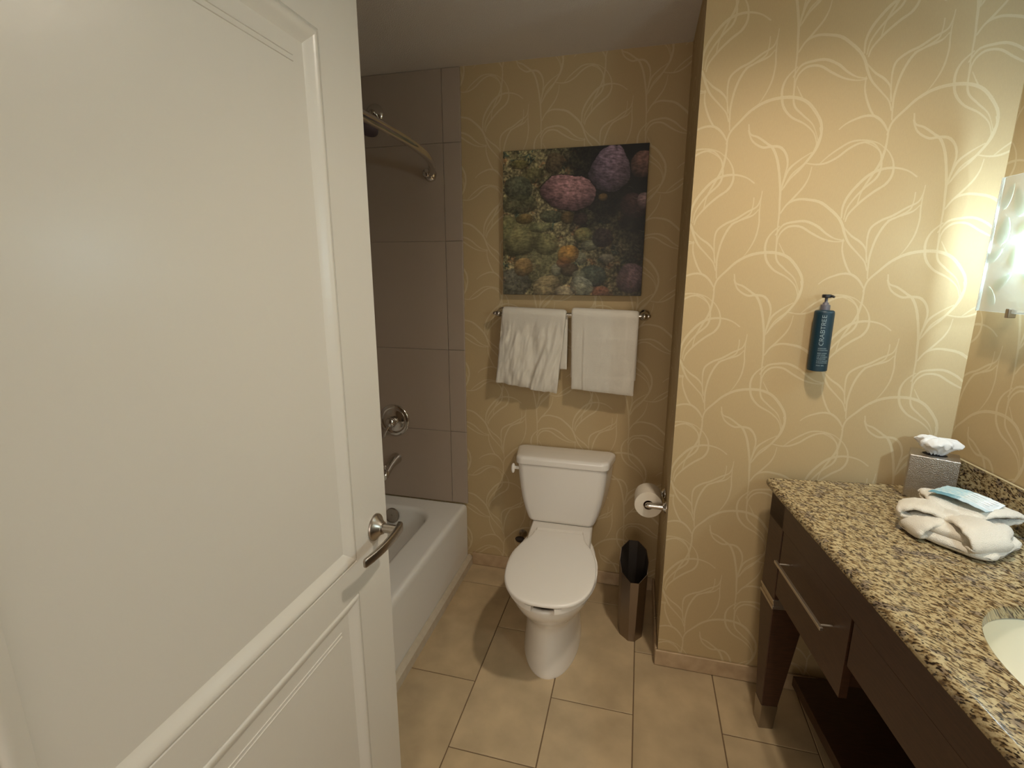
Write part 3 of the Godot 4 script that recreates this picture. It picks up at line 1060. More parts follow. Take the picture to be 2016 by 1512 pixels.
# ---------------------------------------------------------------- shower fittings
func build_shower() -> void:
	var wall := ZB + 0.009
	var flat := Basis(Vector3(1, 0, 0), Vector3(0, 0, 1), Vector3(0, -1, 0))   # lathe axis out of the wall
	# curved curtain rod
	var r := thing("curtain_rod", "curved chrome curtain rod arching over the bathtub", "curtain rod", Vector3(-1.009, 2.05, -1.6))
	var pts := []
	for k in 41:
		var u := -1.0 + 2.0 * k / 40.0
		pts.append(Vector3(0.175 * (1.0 - pow(absf(u), 2.6)), 0.0, 0.735 * u))
	var rod := MB.new()
	rod.tube(pts, 0.0155, 20)
	obj("rod", rod, M.chrome, r)
	for s in [-1.0, 1.0]:
		var f := MB.new()
		var b := flat if s < 0.0 else Basis(Vector3(1, 0, 0), Vector3(0, 0, -1), Vector3(0, 1, 0))
		var at := Vector3(0, 0, -0.751) if s < 0.0 else Vector3(0, 0, 0.76)
		f.lathe([Vector2(0.031, 0.0), Vector2(0.031, 0.006), Vector2(0.026, 0.014), Vector2(0.018, 0.020), Vector2(0.018, 0.020), Vector2(0.020, 0.052), Vector2(0.017, 0.060), Vector2(0.0, 0.062)], 28, Transform3D(b, at))
		obj("wall_flange", f, M.chrome, r)
	# shower head
	var h := thing("overhead_shower", "chrome shower arm and head high on the taupe tub wall", "shower head", Vector3(-1.288, 2.338, wall))
	var fl := MB.new()
	fl.lathe([Vector2(0.045, 0.0), Vector2(0.045, 0.004), Vector2(0.038, 0.011), Vector2(0.014, 0.016), Vector2(0.0, 0.017)], 32, Transform3D(flat, Vector3.ZERO))
	obj("flange", fl, M.chrome, h)
	var arm := MB.new()
	arm.tube(smooth_path([Vector3(0, 0, 0.005), Vector3(0.004, 0.002, 0.035), Vector3(0.012, -0.012, 0.062), Vector3(0.022, -0.04, 0.082)], 6), 0.0095, 14)
	arm.rbox(Vector3(0.024, -0.046, 0.086), Vector3(0.03, 0.03, 0.03), 0.0149, 4)
	obj("arm", arm, M.chrome, h)
	var hd := MB.new()
	var tilt := Basis(Vector3(1, 0, 0), deg_to_rad(-28.0))
	hd.lathe([Vector2(0.0, -0.062), Vector2(0.038, -0.060), Vector2(0.044, -0.055), Vector2(0.044, -0.055), Vector2(0.044, -0.044), Vector2(0.030, -0.022), Vector2(0.014, -0.006), Vector2(0.012, 0.006), Vector2(0.0, 0.008)], 32, Transform3D(tilt, Vector3(0.026, -0.054, 0.092)))
	obj("spray_head", hd, mat(rgb8(120, 112, 122), 0.28, 0.8), h)
	# valve
	var v := thing("shower_valve", "round chrome valve plate with lever knob above the tub spout", "faucet", Vector3(-1.268, 0.808, wall))
	var e := MB.new()
	e.lathe([Vector2(0.088, 0.0), Vector2(0.088, 0.004), Vector2(0.083, 0.009), Vector2(0.072, 0.0105), Vector2(0.072, 0.0105), Vector2(0.066, 0.0075), Vector2(0.058, 0.0075), Vector2(0.052, 0.013), Vector2(0.030, 0.018), Vector2(0.0, 0.019)], 48, Transform3D(flat, Vector3.ZERO))
	obj("plate", e, M.chrome, v)
	var kn := MB.new()
	kn.lathe([Vector2(0.026, 0.015), Vector2(0.028, 0.03), Vector2(0.030, 0.045), Vector2(0.027, 0.058), Vector2(0.017, 0.067), Vector2(0.0, 0.070)], 32, Transform3D(flat, Vector3.ZERO))
	obj("knob", kn, M.chrome, v)
	var lv := MB.new()
	lv.tube(smooth_path([Vector3(-0.004, -0.012, 0.05), Vector3(-0.016, -0.035, 0.062), Vector3(-0.028, -0.062, 0.066), Vector3(-0.034, -0.082, 0.064)], 5), [0.009, 0.009, 0.009, 0.0088, 0.0085, 0.008, 0.008, 0.0078, 0.0075, 0.0075, 0.0075, 0.0075, 0.0075, 0.0075, 0.007, 0.005], 12)
	obj("lever", lv, M.chrome, v)
	# spout
	var s := thing("tub_spout", "chrome tub spout under the round valve plate", "faucet", Vector3(-1.272, 0.585, wall))
	var b2 := MB.new()
	var ring := []
	for k in 12:
		var u := k / 11.0
		var zc := 0.15 * u
		var yc := -0.052 * pow(u, 1.6)
		var rr := lerpf(0.034, 0.024, smoothstep(0.0, 0.45, u)) + 0.002 * smoothstep(0.7, 1.0, u)
		if k == 11:
			rr *= 0.75
		var row := []
		for j in 24:
			var a := TAU * j / 24.0
			row.append(Vector3(rr * cos(a), yc + rr * 0.95 * sin(a), zc))
		ring.append(row)
	b2.grid(ring, false, true, true)
	b2.fan(ring[11], Vector3(0, 0, 1))
	obj("body", b2, M.chrome, s)
	var dv := MB.new()
	dv.lathe([Vector2(0.004, 0.0), Vector2(0.004, 0.016), Vector2(0.008, 0.018), Vector2(0.008, 0.024), Vector2(0.0, 0.026)], 16, Transform3D(Basis(), Vector3(0, -0.018, 0.125)))
	obj("diverter_knob", dv, M.chrome, s)

# ---------------------------------------------------------------- toilet
func flare(ring: Array, z0: float, z1: float, by: float) -> Array:
	# wider towards the wall
	for k in ring.size():
		var q: Vector3 = ring[k]
		ring[k] = Vector3(q.x * (1.0 + by * clampf((z1 - q.z) / (z1 - z0), 0.0, 1.0)), q.y, q.z)
	return ring

func build_toilet() -> void:
	var t := thing("toilet", "white two-piece toilet with closed lid against the wallpapered back wall", "toilet", Vector3(-0.320, 0, ZB))
	var bowl_turn := deg_to_rad(2.6)
	var N := 48
	var mb := MB.new()
	var rings := []
	for e in [[0.0, 0.122, 0.44, 0.705, 0.20, 0.9], [0.012, 0.124, 0.44, 0.707, 0.20, 0.9], [0.06, 0.119, 0.44, 0.700, 0.20, 0.9], [0.13, 0.114, 0.44, 0.694, 0.20, 0.9], [0.19, 0.113, 0.45, 0.692, 0.20, 0.9], [0.225, 0.118, 0.46, 0.70, 0.19, 0.9], [0.255, 0.132, 0.48, 0.72, 0.18, 0.9], [0.285, 0.150, 0.49, 0.75, 0.17, 0.9], [0.315, 0.166, 0.50, 0.78, 0.16, 0.88], [0.345, 0.177, 0.51, 0.80, 0.15, 0.85], [0.372, 0.182, 0.52, 0.809, 0.15, 0.85], [0.382, 0.180, 0.52, 0.806, 0.155, 0.85], [0.385, 0.174, 0.52, 0.80, 0.165, 0.85]]:
		rings.append(egg(e[1], e[2], e[3], e[4], e[0], N, 1.0, e[5]))
	# inside of the bowl
	for e in [[0.383, 0.130, 0.55, 0.787, 0.36], [0.35, 0.122, 0.55, 0.772, 0.37], [0.28, 0.10, 0.54, 0.71, 0.39], [0.20, 0.06, 0.52, 0.62, 0.43]]:
		rings.append(egg(e[1], e[2], e[3], e[4], e[0], N))
	mb.loft(rings, false, true)
	obj("bowl", mb, M.porcelain, t).rotation.y = bowl_turn
	# deck that carries the tank
	mb = MB.new()
	var dk := []
	for e in [[0.30, 0.030], [0.325, 0.006], [0.335, 0.001], [0.383, 0.0], [0.392, 0.002], [0.396, 0.008]]:
		dk.append(rrect(0.148 - e[1], 0.04 + e[1], 0.40 - e[1], 0.03, e[0], 5))
	mb.loft(dk, true, true)
	obj("deck", mb, M.porcelain, t).rotation.y = bowl_turn
	# seat: open at the front
	var outer := []
	var inner := []
	var K := 44
	for k in K + 1:
		var a := lerpf(0.235, TAU - 0.235, float(k) / K)
		var s := sin(a)
		var c := cos(a)
		outer.append(Vector2(0.1865 * signf(s) * pow(absf(s), 1.0 if c > 0 else 0.8), 0.555 + (0.271 if c > 0 else 0.235) * signf(c) * pow(absf(c), 1.0 if c > 0 else 0.8)))
		inner.append(Vector2(0.118 * s, 0.555 + (0.195 if c > 0 else 0.16) * c))
	inner.reverse()
	mb = MB.new()
	var poly := outer + inner
	var gap := outer[0] as Vector2
	# a bevelled ribbon: lower edge, upper edge, slightly drawn in at the top
	var lo := PackedVector2Array(poly)
	mb.prism(lo, 0.387, 0.4075)
	obj("seat", mb, M.plastic, t).rotation.y = bowl_turn
	# lid
	mb = MB.new()
	var half := [Vector2(0.0, 0.822), Vector2(0.05, 0.8185), Vector2(0.098, 0.800), Vector2(0.142, 0.757), Vector2(0.170, 0.695), Vector2(0.182, 0.625), Vector2(0.183, 0.56), Vector2(0.176, 0.49), Vector2(0.160, 0.425), Vector2(0.138, 0.375), Vector2(0.122, 0.335), Vector2(0.116, 0.30), Vector2(0.112, 0.288), Vector2(0.0, 0.286)]
	var sm := []
	var cur := smooth_path(half.slice(0, 12), 5)
	cur.append_array([half[12], Vector2(0.06, 0.2865), half[13]])
	sm = cur.duplicate()
	for k in range(cur.size() - 2, 0, -1):
		sm.append(Vector2(-cur[k].x, cur[k].y))
	var lid := []
	var cen := Vector2(0, 0.555)
	for e in [[0.4095, 0.955], [0.4100, 0.982], [0.412, 0.99], [0.4185, 0.99], [0.4225, 0.980], [0.4245, 0.960], [0.4255, 0.90], [0.4265, 0.6], [0.427, 0.2]]:
		var row := []
		for p in sm:
			var q: Vector2 = cen + (p - cen) * e[1]
			row.append(Vector3(q.x, e[0], q.y))
		lid.append(row)
	mb.loft(lid, true, true)
	obj("lid", mb, M.plastic, t).rotation.y = bowl_turn
	mb = MB.new()
	mb.rbox(Vector3(0, 0.408, 0.272), Vector3(0.222, 0.024, 0.034), 0.009, 3)
	obj("hinge", mb, M.plastic, t).rotation.y = bowl_turn
	# tank
	mb = MB.new()
	var tank := []
	for e in [[0.398, 0.148, 0.165, 0.020], [0.404, 0.156, 0.172, 0.022], [0.415, 0.161, 0.176, 0.024], [0.46, 0.176, 0.180, 0.026], [0.52, 0.190, 0.184, 0.028], [0.58, 0.199, 0.187, 0.03], [0.64, 0.205, 0.190, 0.03], [0.697, 0.208, 0.192, 0.03]]:
		tank.append(flare(rrect(e[1], 0.022, e[2], e[3], e[0], 6), 0.022, e[2], 0.15))
	mb.loft(tank, true, true)
	obj("tank", mb, M.porcelain, t)
	mb = MB.new()
	var tl := []
	for e in [[0.698, 0.006, 0.024], [0.700, 0.001, 0.028], [0.704, 0.0, 0.03], [0.724, 0.0, 0.03], [0.732, 0.003, 0.03], [0.737, 0.009, 0.028], [0.7395, 0.018, 0.026], [0.7415, 0.05, 0.03], [0.742, 0.08, 0.01]]:
		var row := rrect(0.216 - e[1], 0.014 + e[1] * 0.9, 0.202 - e[1], e[2], e[0], 6)
		for k in row.size():
			var q: Vector3 = row[k]
			if q.z > 0.1:
				row[k] = q + Vector3(0, 0, 0.010 * (1.0 - pow(q.x / 0.216, 2.0)) - 0.006)
		tl.append(flare(row, 0.014, 0.21, 0.15))
	mb.loft(tl, true, true)
	obj("tank_lid", mb, M.porcelain, t)
	mb = MB.new()
	mb.rbox(Vector3(-0.222, 0.668, 0.165), Vector3(0.030, 0.016, 0.016), 0.006)
	var hl := []
	for k in 7:
		var u := k / 6.0
		hl.append(Vector3(-0.236 - 0.002 * sin(PI * u), 0.688 - 0.044 * u, 0.166 + 0.012 * u))
	mb.tube(hl, [0.004, 0.008, 0.009, 0.009, 0.009, 0.008, 0.004], 12)
	obj("flush_lever", mb, M.plastic, t)
	# supply stop left of the bowl
	var w := thing("water_valve", "dark oval water shut-off knob on the wall left of the toilet bowl", "valve", Vector3(-0.545, 0.225, ZB))
	mb = MB.new()
	var out := Basis(Vector3(1, 0, 0), Vector3(0, 0, 1), Vector3(0, -1, 0))
	mb.lathe([Vector2(0.022, 0.0), Vector2(0.022, 0.003), Vector2(0.008, 0.010), Vector2(0.008, 0.06), Vector2(0.0, 0.061)], 20, Transform3D(out, Vector3.ZERO))
	obj("stem", mb, M.nickel, w)
	mb = MB.new()
	mb.lathe([Vector2(0.0, 0.056), Vector2(0.018, 0.058), Vector2(0.022, 0.066), Vector2(0.018, 0.075), Vector2(0.0, 0.077)], 20, Transform3D(out.scaled(Vector3(1.25, 0.8, 1.0)), Vector3.ZERO))
	obj("knob", mb, M.rubber, w)

# ---------------------------------------------------------------- picture, towels, paper, bin
func hanging_towel(called: String, label: String, x0: float, x1: float, top_dx: Array, front: float, back: float, skew: Array, seed_: int, crumple: float) -> void:
	# x0..x1 at the bar; skew: how far the lower corners shift; front/back: how far down each side hangs
	var t := thing(called, label, "towel", Vector3((x0 + x1) / 2, 1.405, ZB + 0.07), 0.0, "towels on the bar under the picture")
	var f := FastNoiseLite.new()
	f.seed = seed_
	f.frequency = 1.0
	f.fractal_octaves = 3
	var W := x1 - x0
	var nx := 84
	for layer in 2:
		# 0: the sheet that hangs in front and over the bar; 1: the folded layer behind
		var th := 0.0095 if layer == 0 else 0.007
		var P := []
		for i in nx:
			var u := float(i) / (nx - 1)
			var edge := sqrt(clampf(1.0 - pow(absf(2.0 * u - 1.0), 24.0), 0.02, 1.0))
			var mid := []
			var outn := []
			var m := 34
			for k in m:
				var v := float(k) / (m - 1)
				var p := Vector3.ZERO
				var n := Vector3.ZERO
				if layer == 0:
					if v < 0.24:
						var a := v / 0.24 * PI
						p = Vector3(0, 0.022 * sin(a) - 0.004, -0.021 * cos(a))
						n = Vector3(0, sin(a), -cos(a))
					else:
						var w := (v - 0.24) / 0.76
						var ln: float = front * (1.0 + skew[2] * (u - 0.5))
						p = Vector3(0, -0.004 - ln * w, 0.021 - 0.006 * w)
						n = Vector3(0, 0, 1)
						var c := f.get_noise_2d(u * 3.2 + 0.6 * w, w * 1.4) * 0.016 + f.get_noise_2d(u * 9.0 + w * 2.0, w * 3.0 + 40.0) * 0.006
						p.z += c * crumple * smoothstep(0.0, 0.3, w)
						var cr := 0.74 + 0.05 * sin(5.0 * w) - 0.10 * w if crumple > 0.5 else 0.185 + 0.004 * sin(6.0 * w)
						p.z += (0.009 * (smoothstep(cr - 0.035, cr, u) - smoothstep(cr, cr + 0.10, u)) if crumple > 0.5 else 0.006 * smoothstep(cr - 0.012, cr + 0.012, u)) * smoothstep(0.05, 0.3, w)
						p.x = lerpf(skew[0], skew[1], u) * w
				else:
					p = Vector3(0, 0.002 - back * v, -0.016 + 0.004 * v)
					n = Vector3(0, 0, 1)
				p.x += lerpf(x0, x1, u) - (x0 + x1) / 2 + (top_dx[layer] if layer == 1 else 0.0)
				p.y += lerpf(0.006, -0.004, u) if layer == 0 else 0.0
				mid.append(p)
				outn.append(n)
			var ring := []
			for k in m:
				var endf := 1.0 - pow(maxf(0.0, 2.0 * k / (m - 1.0) - 1.0), 18.0) * 0.75
				ring.append(mid[k] + outn[k] * th * edge * endf)
			for k in range(m - 1, -1, -1):
				var endf := 1.0 - pow(maxf(0.0, 2.0 * k / (m - 1.0) - 1.0), 18.0) * 0.75
				ring.append(mid[k] - outn[k] * (0.002 + th * 0.5) * edge * endf)
			P.append(ring)
		var mb := MB.new()
		mb.grid(P, false, true, true)
		mb.fan(P[0], Vector3(-1, 0, 0))
		mb.fan(P[nx - 1], Vector3(1, 0, 0))
		obj("front_fold" if layer == 0 else "back_fold", mb, M.terry, t)

func build_alcove_things() -> void:
	# canvas print
	var a := thing("picture", "square canvas photograph of wet river stones above the towels", "picture", Vector3(-0.322, 1.8115, ZB))
	var mb := MB.new()
	mb.rbox(Vector3(0, 0, 0.0175), Vector3(0.643, 0.638, 0.034), 0.002)
	obj("canvas", mb, M.canvas_edge, a)
	mb = MB.new()
	var hw := 0.3205
	var hh := 0.318
	mb.quad(Vector3(-hw, -hh, 0.0350), Vector3(hw, -hh, 0.0350), Vector3(hw, hh, 0.0350), Vector3(-hw, hh, 0.0350), [Vector2(0, 1), Vector2(1, 1), Vector2(1, 0), Vector2(0, 0)])
	obj("print", mb, M.picture, a)
	# towel bar
	var t := thing("towel_bar", "chrome towel bar under the stone picture", "towel bar", Vector3(-0.318, 1.405, ZB))
	mb = MB.new()
	mb.tube([Vector3(-0.34, 0, 0.07), Vector3(0.34, 0, 0.07)], 0.009, 16)
	obj("bar", mb, M.chrome, t)
	var out := Basis(Vector3(1, 0, 0), Vector3(0, 0, 1), Vector3(0, -1, 0))
	for s in [-1.0, 1.0]:
		mb = MB.new()
		mb.lathe([Vector2(0.027, 0.0), Vector2(0.027, 0.004), Vector2(0.020, 0.010), Vector2(0.012, 0.016), Vector2(0.010, 0.05), Vector2(0.013, 0.056), Vector2(0.016, 0.07), Vector2(0.013, 0.083), Vector2(0.0, 0.087)], 28, Transform3D(out, Vector3(0.338 * s, 0, 0)))
		mb.lathe([Vector2(0.0, 0.0), Vector2(0.007, 0.001), Vector2(0.011, 0.008), Vector2(0.007, 0.017), Vector2(0.0, 0.019)], 20, Transform3D(Basis(Vector3(0, s, 0), Vector3(s, 0, 0), Vector3(0, 0, -1)), Vector3(0.348 * s, 0, 0.07)))
		obj("post", mb, M.chrome, t)
	hanging_towel("hand_towel", "crumpled white hand towel on the bar, the one nearer the bathtub", -0.634, -0.330, [0.0, 0.006], 0.352, 0.262, [-0.032, -0.036, 0.09], 5, 1.55)
	hanging_towel("hand_towel", "smooth white hand towel on the bar, the one nearer the paper roll", -0.304, -0.004, [0.0, 0.0], 0.352, 0.30, [0.008, -0.006, 0.02], 8, 0.28)
	# toilet paper and its holder on the alcove side wall
	var h := thing("paper_holder", "chrome two-post toilet paper holder on the alcove side wall", "paper holder", Vector3(XA, 0.655, -2.03))
	var side := Basis(Vector3(0, 0, 1), Vector3(-1, 0, 0), Vector3(0, -1, 0))
	for s in [-1.0, 1.0]:
		mb = MB.new()
		mb.lathe([Vector2(0.024, 0.0), Vector2(0.024, 0.004), Vector2(0.019, 0.009), Vector2(0.0125, 0.014), Vector2(0.0125, 0.014), Vector2(0.0115, 0.05), Vector2(0.0125, 0.066), Vector2(0.011, 0.078), Vector2(0.006, 0.083), Vector2(0.0, 0.084)], 24, Transform3D(side, Vector3(0, 0, 0.066 * s)))
		obj("post", mb, M.chrome, h)
	mb = MB.new()
	mb.tube([Vector3(-0.07, 0, -0.06), Vector3(-0.07, 0, 0.06)], 0.007, 12)
	obj("roller", mb, M.chrome, h)
	var p := thing("toilet_paper_roll", "white toilet paper roll on the chrome holder", "toilet paper", Vector3(XA - 0.070, 0.648, -2.03))
	var alongz := Basis(Vector3(1, 0, 0), Vector3(0, 0, 1), Vector3(0, -1, 0))
	mb = MB.new()
	mb.lathe([Vector2(0.021, -0.05), Vector2(0.021, -0.05), Vector2(0.0555, -0.05), Vector2(0.057, -0.0485), Vector2(0.057, 0.0485), Vector2(0.0555, 0.05), Vector2(0.021, 0.05), Vector2(0.021, 0.05), Vector2(0.0205, 0.05)], 44, Transform3D(alongz, Vector3.ZERO))
	mb.grid(sheet_end(), false, false, false)
	obj("paper", mb, M.paper_roll, p)
	mb = MB.new()
	mb.lathe([Vector2(0.0205, 0.0495), Vector2(0.0205, -0.0495)], 30, Transform3D(alongz, Vector3.ZERO))
	obj("core", mb, mat(rgb8(150, 120, 88), 0.9), p)
	# slant-topped bin
	var b := thing("trash_can", "narrow faceted steel bin with a slanted open top beside the alcove corner", "trash can", Vector3(0.036, 0, -2.045), deg_to_rad(4.0))
	var oct := [Vector2(0.018, 0.092), Vector2(0.055, 0.052), Vector2(0.064, 0.0), Vector2(0.056, -0.055), Vector2(0.021, -0.092), Vector2(-0.021, -0.092), Vector2(-0.056, -0.055), Vector2(-0.064, 0.0), Vector2(-0.055, 0.052), Vector2(-0.018, 0.092)]
	mb = MB.new()
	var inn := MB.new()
	var ringb := []
	var ringt := []
	var ringi := []
	var ringf := []
	for q in oct:
		ringb.append(Vector3(q.x * (0.74 if absf(q.x) < 0.03 else 0.88), 0.0, q.y * 0.95))
		var y: float = 0.292 + (0.092 - q.y) / 0.184 * 0.10
		ringt.append(Vector3(q.x, y, q.y))
		ringi.append(Vector3(q.x * 0.955, y, q.y * 0.97))
		ringf.append(Vector3(q.x * 0.68, 0.004, q.y * 0.86))
	var n := oct.size()
	for k in n:
		var k2 := (k + 1) % n
		mb.quad(ringb[k2], ringb[k], ringt[k], ringt[k2])
		mb.quad(ringt[k2], ringt[k], ringi[k], ringi[k2])
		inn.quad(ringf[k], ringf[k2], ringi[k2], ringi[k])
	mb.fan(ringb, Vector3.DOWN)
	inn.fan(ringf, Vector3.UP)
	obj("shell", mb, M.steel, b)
	obj("dark_inside", inn, M.bin_inside_dark, b)  # inside of the bin, coloured darker than the outer steel

func sheet_end() -> Array:
	var P := []
	for k in 8:
		var a := lerpf(2.2, 2.55, k / 7.0)
		P.append([Vector3(0.0575 * cos(a), 0.0575 * sin(a), -0.049), Vector3(0.0575 * cos(a), 0.0575 * sin(a), 0.049)])
	return P

# ---------------------------------------------------------------- vanity (local x: depth towards the wall, z: along the front)
const VAN := Vector3(0.457, 0, -1.795)

func ring4(d0: float, d1: float, s0: float, s1: float, y: float, r := 0.003) -> Array:
	return rrect((d1 - d0) / 2, s0, s1, r, y, 2, (d0 + d1) / 2)

func build_vanity() -> void:
	var turn := deg_to_rad(SKEW)
	var v := thing("vanity", "dark brown wooden vanity cabinet with bar handle and tapered legs", "vanity", VAN, turn)
	var mb := MB.new()
	var F := 0.018
	# top rails
	mb.rbox(Vector3(F + 0.011, 0.8147, 0.79), Vector3(0.022, 0.0896, 1.51), 0.0004, 1)
	obj("front_rail", mb, M.espresso, v)
	mb = MB.new()
	mb.rbox(Vector3(0.285, 0.70, 0.046), Vector3(0.50, 0.32, 0.020), 0.0015)
	obj("end_panel", mb, M.espresso, v)
	mb = MB.new()
	mb.rbox(Vector3(0.285, 0.70, 1.535), Vector3(0.50, 0.32, 0.020), 0.0015)
	obj("end_panel", mb, M.espresso, v)
	# legs: straight block above, metal band, taper, metal shoe
	for spec in [[F, 0.130, 0.036, 0.150, F, 0.072, 0.105, 0.164], [F, 0.130, 1.432, 1.546, F, 0.072, 1.418, 1.477], [0.43, 0.54, 0.036, 0.150, 0.485, 0.54, 0.105, 0.164], [0.43, 0.54, 1.432, 1.546, 0.485, 0.54, 1.418, 1.477]]:
		var d0: float = spec[0]
		var d1: float = spec[1]
		var s0: float = spec[2]
		var s1: float = spec[3]
		var leg := MB.new()
		leg.loft([ring4(d0, d1, s0, s1, 0.512), ring4(d0, d1, s0, s1, 0.859)], true, true)
		var y1 := 0.474
		var yb := 0.098
		leg.loft([ring4(spec[4] , spec[5], spec[6], spec[7], yb), ring4(d0, d1, s0, s1, y1)], true, true)
		var l := obj("leg", leg, M.espresso, v)
		var band := MB.new()
		band.rbox(Vector3((d0 + d1) / 2, 0.493, (s0 + s1) / 2), Vector3(d1 - d0 - 0.004, 0.038, s1 - s0 - 0.004), 0.001)
		band.rbox(Vector3((d0 + d1) / 2, 0.480, (s0 + s1) / 2), Vector3(d1 - d0 + 0.003, 0.010, s1 - s0 + 0.003), 0.0015)
		band.rbox(Vector3((d0 + d1) / 2, 0.505, (s0 + s1) / 2), Vector3(d1 - d0 + 0.003, 0.010, s1 - s0 + 0.003), 0.0015)
		obj("metal_band", band, M.satin, l)
		var shoe := MB.new()
		var k := 0.0012
		shoe.loft([ring4(spec[4] - k + 0.002, spec[5] + k - 0.006, spec[6] - k + 0.003, spec[7] + k - 0.003, 0.0), ring4(spec[4] - k, spec[5] + k, spec[6] - k, spec[7] + k, yb)], true, true)
		obj("metal_shoe", shoe, M.nickel, l)
	# drawer
	mb = MB.new()
	mb.rbox(Vector3(F + 0.010, 0.6547, 0.369), Vector3(0.0202, 0.2296, 0.420), 0.0006, 1)
	mb.rbox(Vector3(F + 0.23, 0.665, 0.3685), Vector3(0.42, 0.19, 0.41), 0.002)
	var dr := obj("drawer", mb, M.espresso, v)
	mb = MB.new()
	mb.rbox(Vector3(-0.016, 0.690, 0.365), Vector3(0.009, 0.009, 0.315), 0.0012)
	for s in [0.225, 0.505]:
		mb.tube([Vector3(-0.014, 0.690, s), Vector3(F + 0.001, 0.690, s)], 0.0036, 8)
	obj("bar_handle", mb, M.satin, dr)
	# false front under the basin and the second drawer beyond it
	mb = MB.new()
	mb.rbox(Vector3(F + 0.010, 0.7077, 0.805), Vector3(0.0202, 0.1236, 0.428), 0.0006, 1)
	obj("apron", mb, M.espresso, v)
	mb = MB.new()
	mb.rbox(Vector3(F + 0.010, 0.654, 1.225), Vector3(0.020, 0.228, 0.395), 0.0018)
	mb.rbox(Vector3(F + 0.23, 0.665, 1.225), Vector3(0.42, 0.19, 0.38), 0.002)
	dr = obj("drawer", mb, M.espresso, v)
	mb = MB.new()
	mb.rbox(Vector3(-0.016, 0.690, 1.225), Vector3(0.009, 0.009, 0.315), 0.0012)
	for s in [1.085, 1.365]:
		mb.tube([Vector3(-0.014, 0.690, s), Vector3(F + 0.001, 0.690, s)], 0.0036, 8)
	obj("bar_handle", mb, M.satin, dr)
	mb = MB.new()
	mb.rbox(Vector3(0.355, 0.105, 0.79), Vector3(0.375, 0.04, 1.50), 0.002)
	obj("shelf", mb, M.espresso, v)

	# granite top with an oval cut-out
	var c := thing("countertop", "speckled yellow-brown granite vanity top with rounded front edge", "countertop", VAN, turn)
	var top := 0.895
	var bot := 0.860
	var r := 0.0175
	var sc := Vector2(0.30, 0.90)      # basin centre: depth, along
	var ra := Vector2(0.178, 0.24)
	var N := 160
	var dirs := []
	var outl := []
	var lo := Vector2(r, r)
	var hi := Vector2(0.555 - 0.001, 1.60)
	for k in N:
		var a := TAU * k / N
		var d := Vector2(sin(a), cos(a))
		dirs.append(d)
		var t := 1e9
		if d.x > 1e-6:
			t = minf(t, (hi.x - sc.x) / d.x)
		if d.x < -1e-6:
			t = minf(t, (lo.x - sc.x) / d.x)
		if d.y > 1e-6:
			t = minf(t, (hi.y - sc.y) / d.y)
		if d.y < -1e-6:
			t = minf(t, (lo.y - sc.y) / d.y)
		outl.append(sc + d * t)
	# move the samples nearest to each corner onto it
	for cor in [lo, Vector2(hi.x, lo.y), hi, Vector2(lo.x, hi.y)]:
		var best := 0
		for k in N:
			if (outl[k] as Vector2).distance_to(cor) < (outl[best] as Vector2).distance_to(cor):
				best = k
		outl[best] = cor
	var rings := []
	var ell := func(grow: float, y: float) -> Array:
		var row := []
		for k in N:
			var e: Vector2 = dirs[k]
			var q := 1.0 / sqrt(pow(e.x / (ra.x + grow), 2.0) + pow(e.y / (ra.y + grow), 2.0))
			row.append(Vector3(sc.x + e.x * q, y, sc.y + e.y * q))
		return row
	rings.append(ell.call(0.004, bot))
	rings.append(ell.call(0.0, bot + 0.004))
	rings.append(ell.call(0.0, top - 0.005))
	rings.append(ell.call(0.0015, top - 0.0015))
	rings.append(ell.call(0.005, top))
	var start: Array = ell.call(0.012, top)
	for f in [0.0, 0.33, 0.66, 1.0]:
		var row := []
		for k in N:
			var o: Vector2 = outl[k]
			row.append((start[k] as Vector3).lerp(Vector3(o.x, top, o.y), f))
		rings.append(row)
	for q in range(1, 9):
		var a := PI * q / 8.0
		var row := []
		for k in N:
			var o: Vector2 = outl[k]
			var nn := Vector2.ZERO
			if o.x < lo.x + 1e-4:
				nn.x = -1
			if o.x > hi.x - 1e-4:
				nn.x = 0.001
			if o.y < lo.y + 1e-4:
				nn.y = -1
			if o.y > hi.y - 1e-4:
				nn.y = 1
			nn = nn.normalized() if nn.length() > 0.1 else Vector2.ZERO
			row.append(Vector3(o.x + nn.x * r * sin(a), (top + bot) / 2 + r * cos(a), o.y + nn.y * r * sin(a)))
		rings.append(row)
	var uvs := []
	var ca := cos(deg_to_rad(35.0))
	var sa := sin(deg_to_rad(35.0))
	for row in rings:
		var ur := []
		for p in row:
			var e: float = top - p.y
			ur.append(Vector2((p.z * ca + p.x * sa) / 0.8, (-p.z * sa + (p.x - e) * ca) / 0.8))
		uvs.append(ur)
	mb = MB.new()
	mb.grid(rings, false, true, false, uvs)
	obj("slab", mb, M.granite, c)
	mb = MB.new()
	wall_box(mb, Vector3(0.541, top, 0.03), Vector3(0.554, top + 0.122, 1.615), 0.1, 0.3, 0.0, 0.8, 0.8)
	obj("backsplash", mb, M.granite, c)
	# basin
	var b := thing("sink", "cream oval undermount basin in the granite top", "sink", VAN, turn)
	var br := []
	for e in [[0.030, 0.859], [0.004, 0.859], [0.004, 0.856], [-0.004, 0.825], [-0.020, 0.785], [-0.050, 0.752], [-0.09, 0.735], [-0.13, 0.730], [-0.16, 0.729]]:
		br.append(ell.call(e[0], e[1]))
	mb = MB.new()
	mb.loft(br, false, true)
	obj("basin", mb, M.sink, b)
	mb = MB.new()
	mb.lathe([Vector2(0.0, 0.731), Vector2(0.012, 0.731), Vector2(0.014, 0.733), Vector2(0.021, 0.734), Vector2(0.022, 0.731)], 24, Transform3D(Basis(), Vector3(sc.x, 0, sc.y)))
	obj("drain", mb, M.chrome, b)

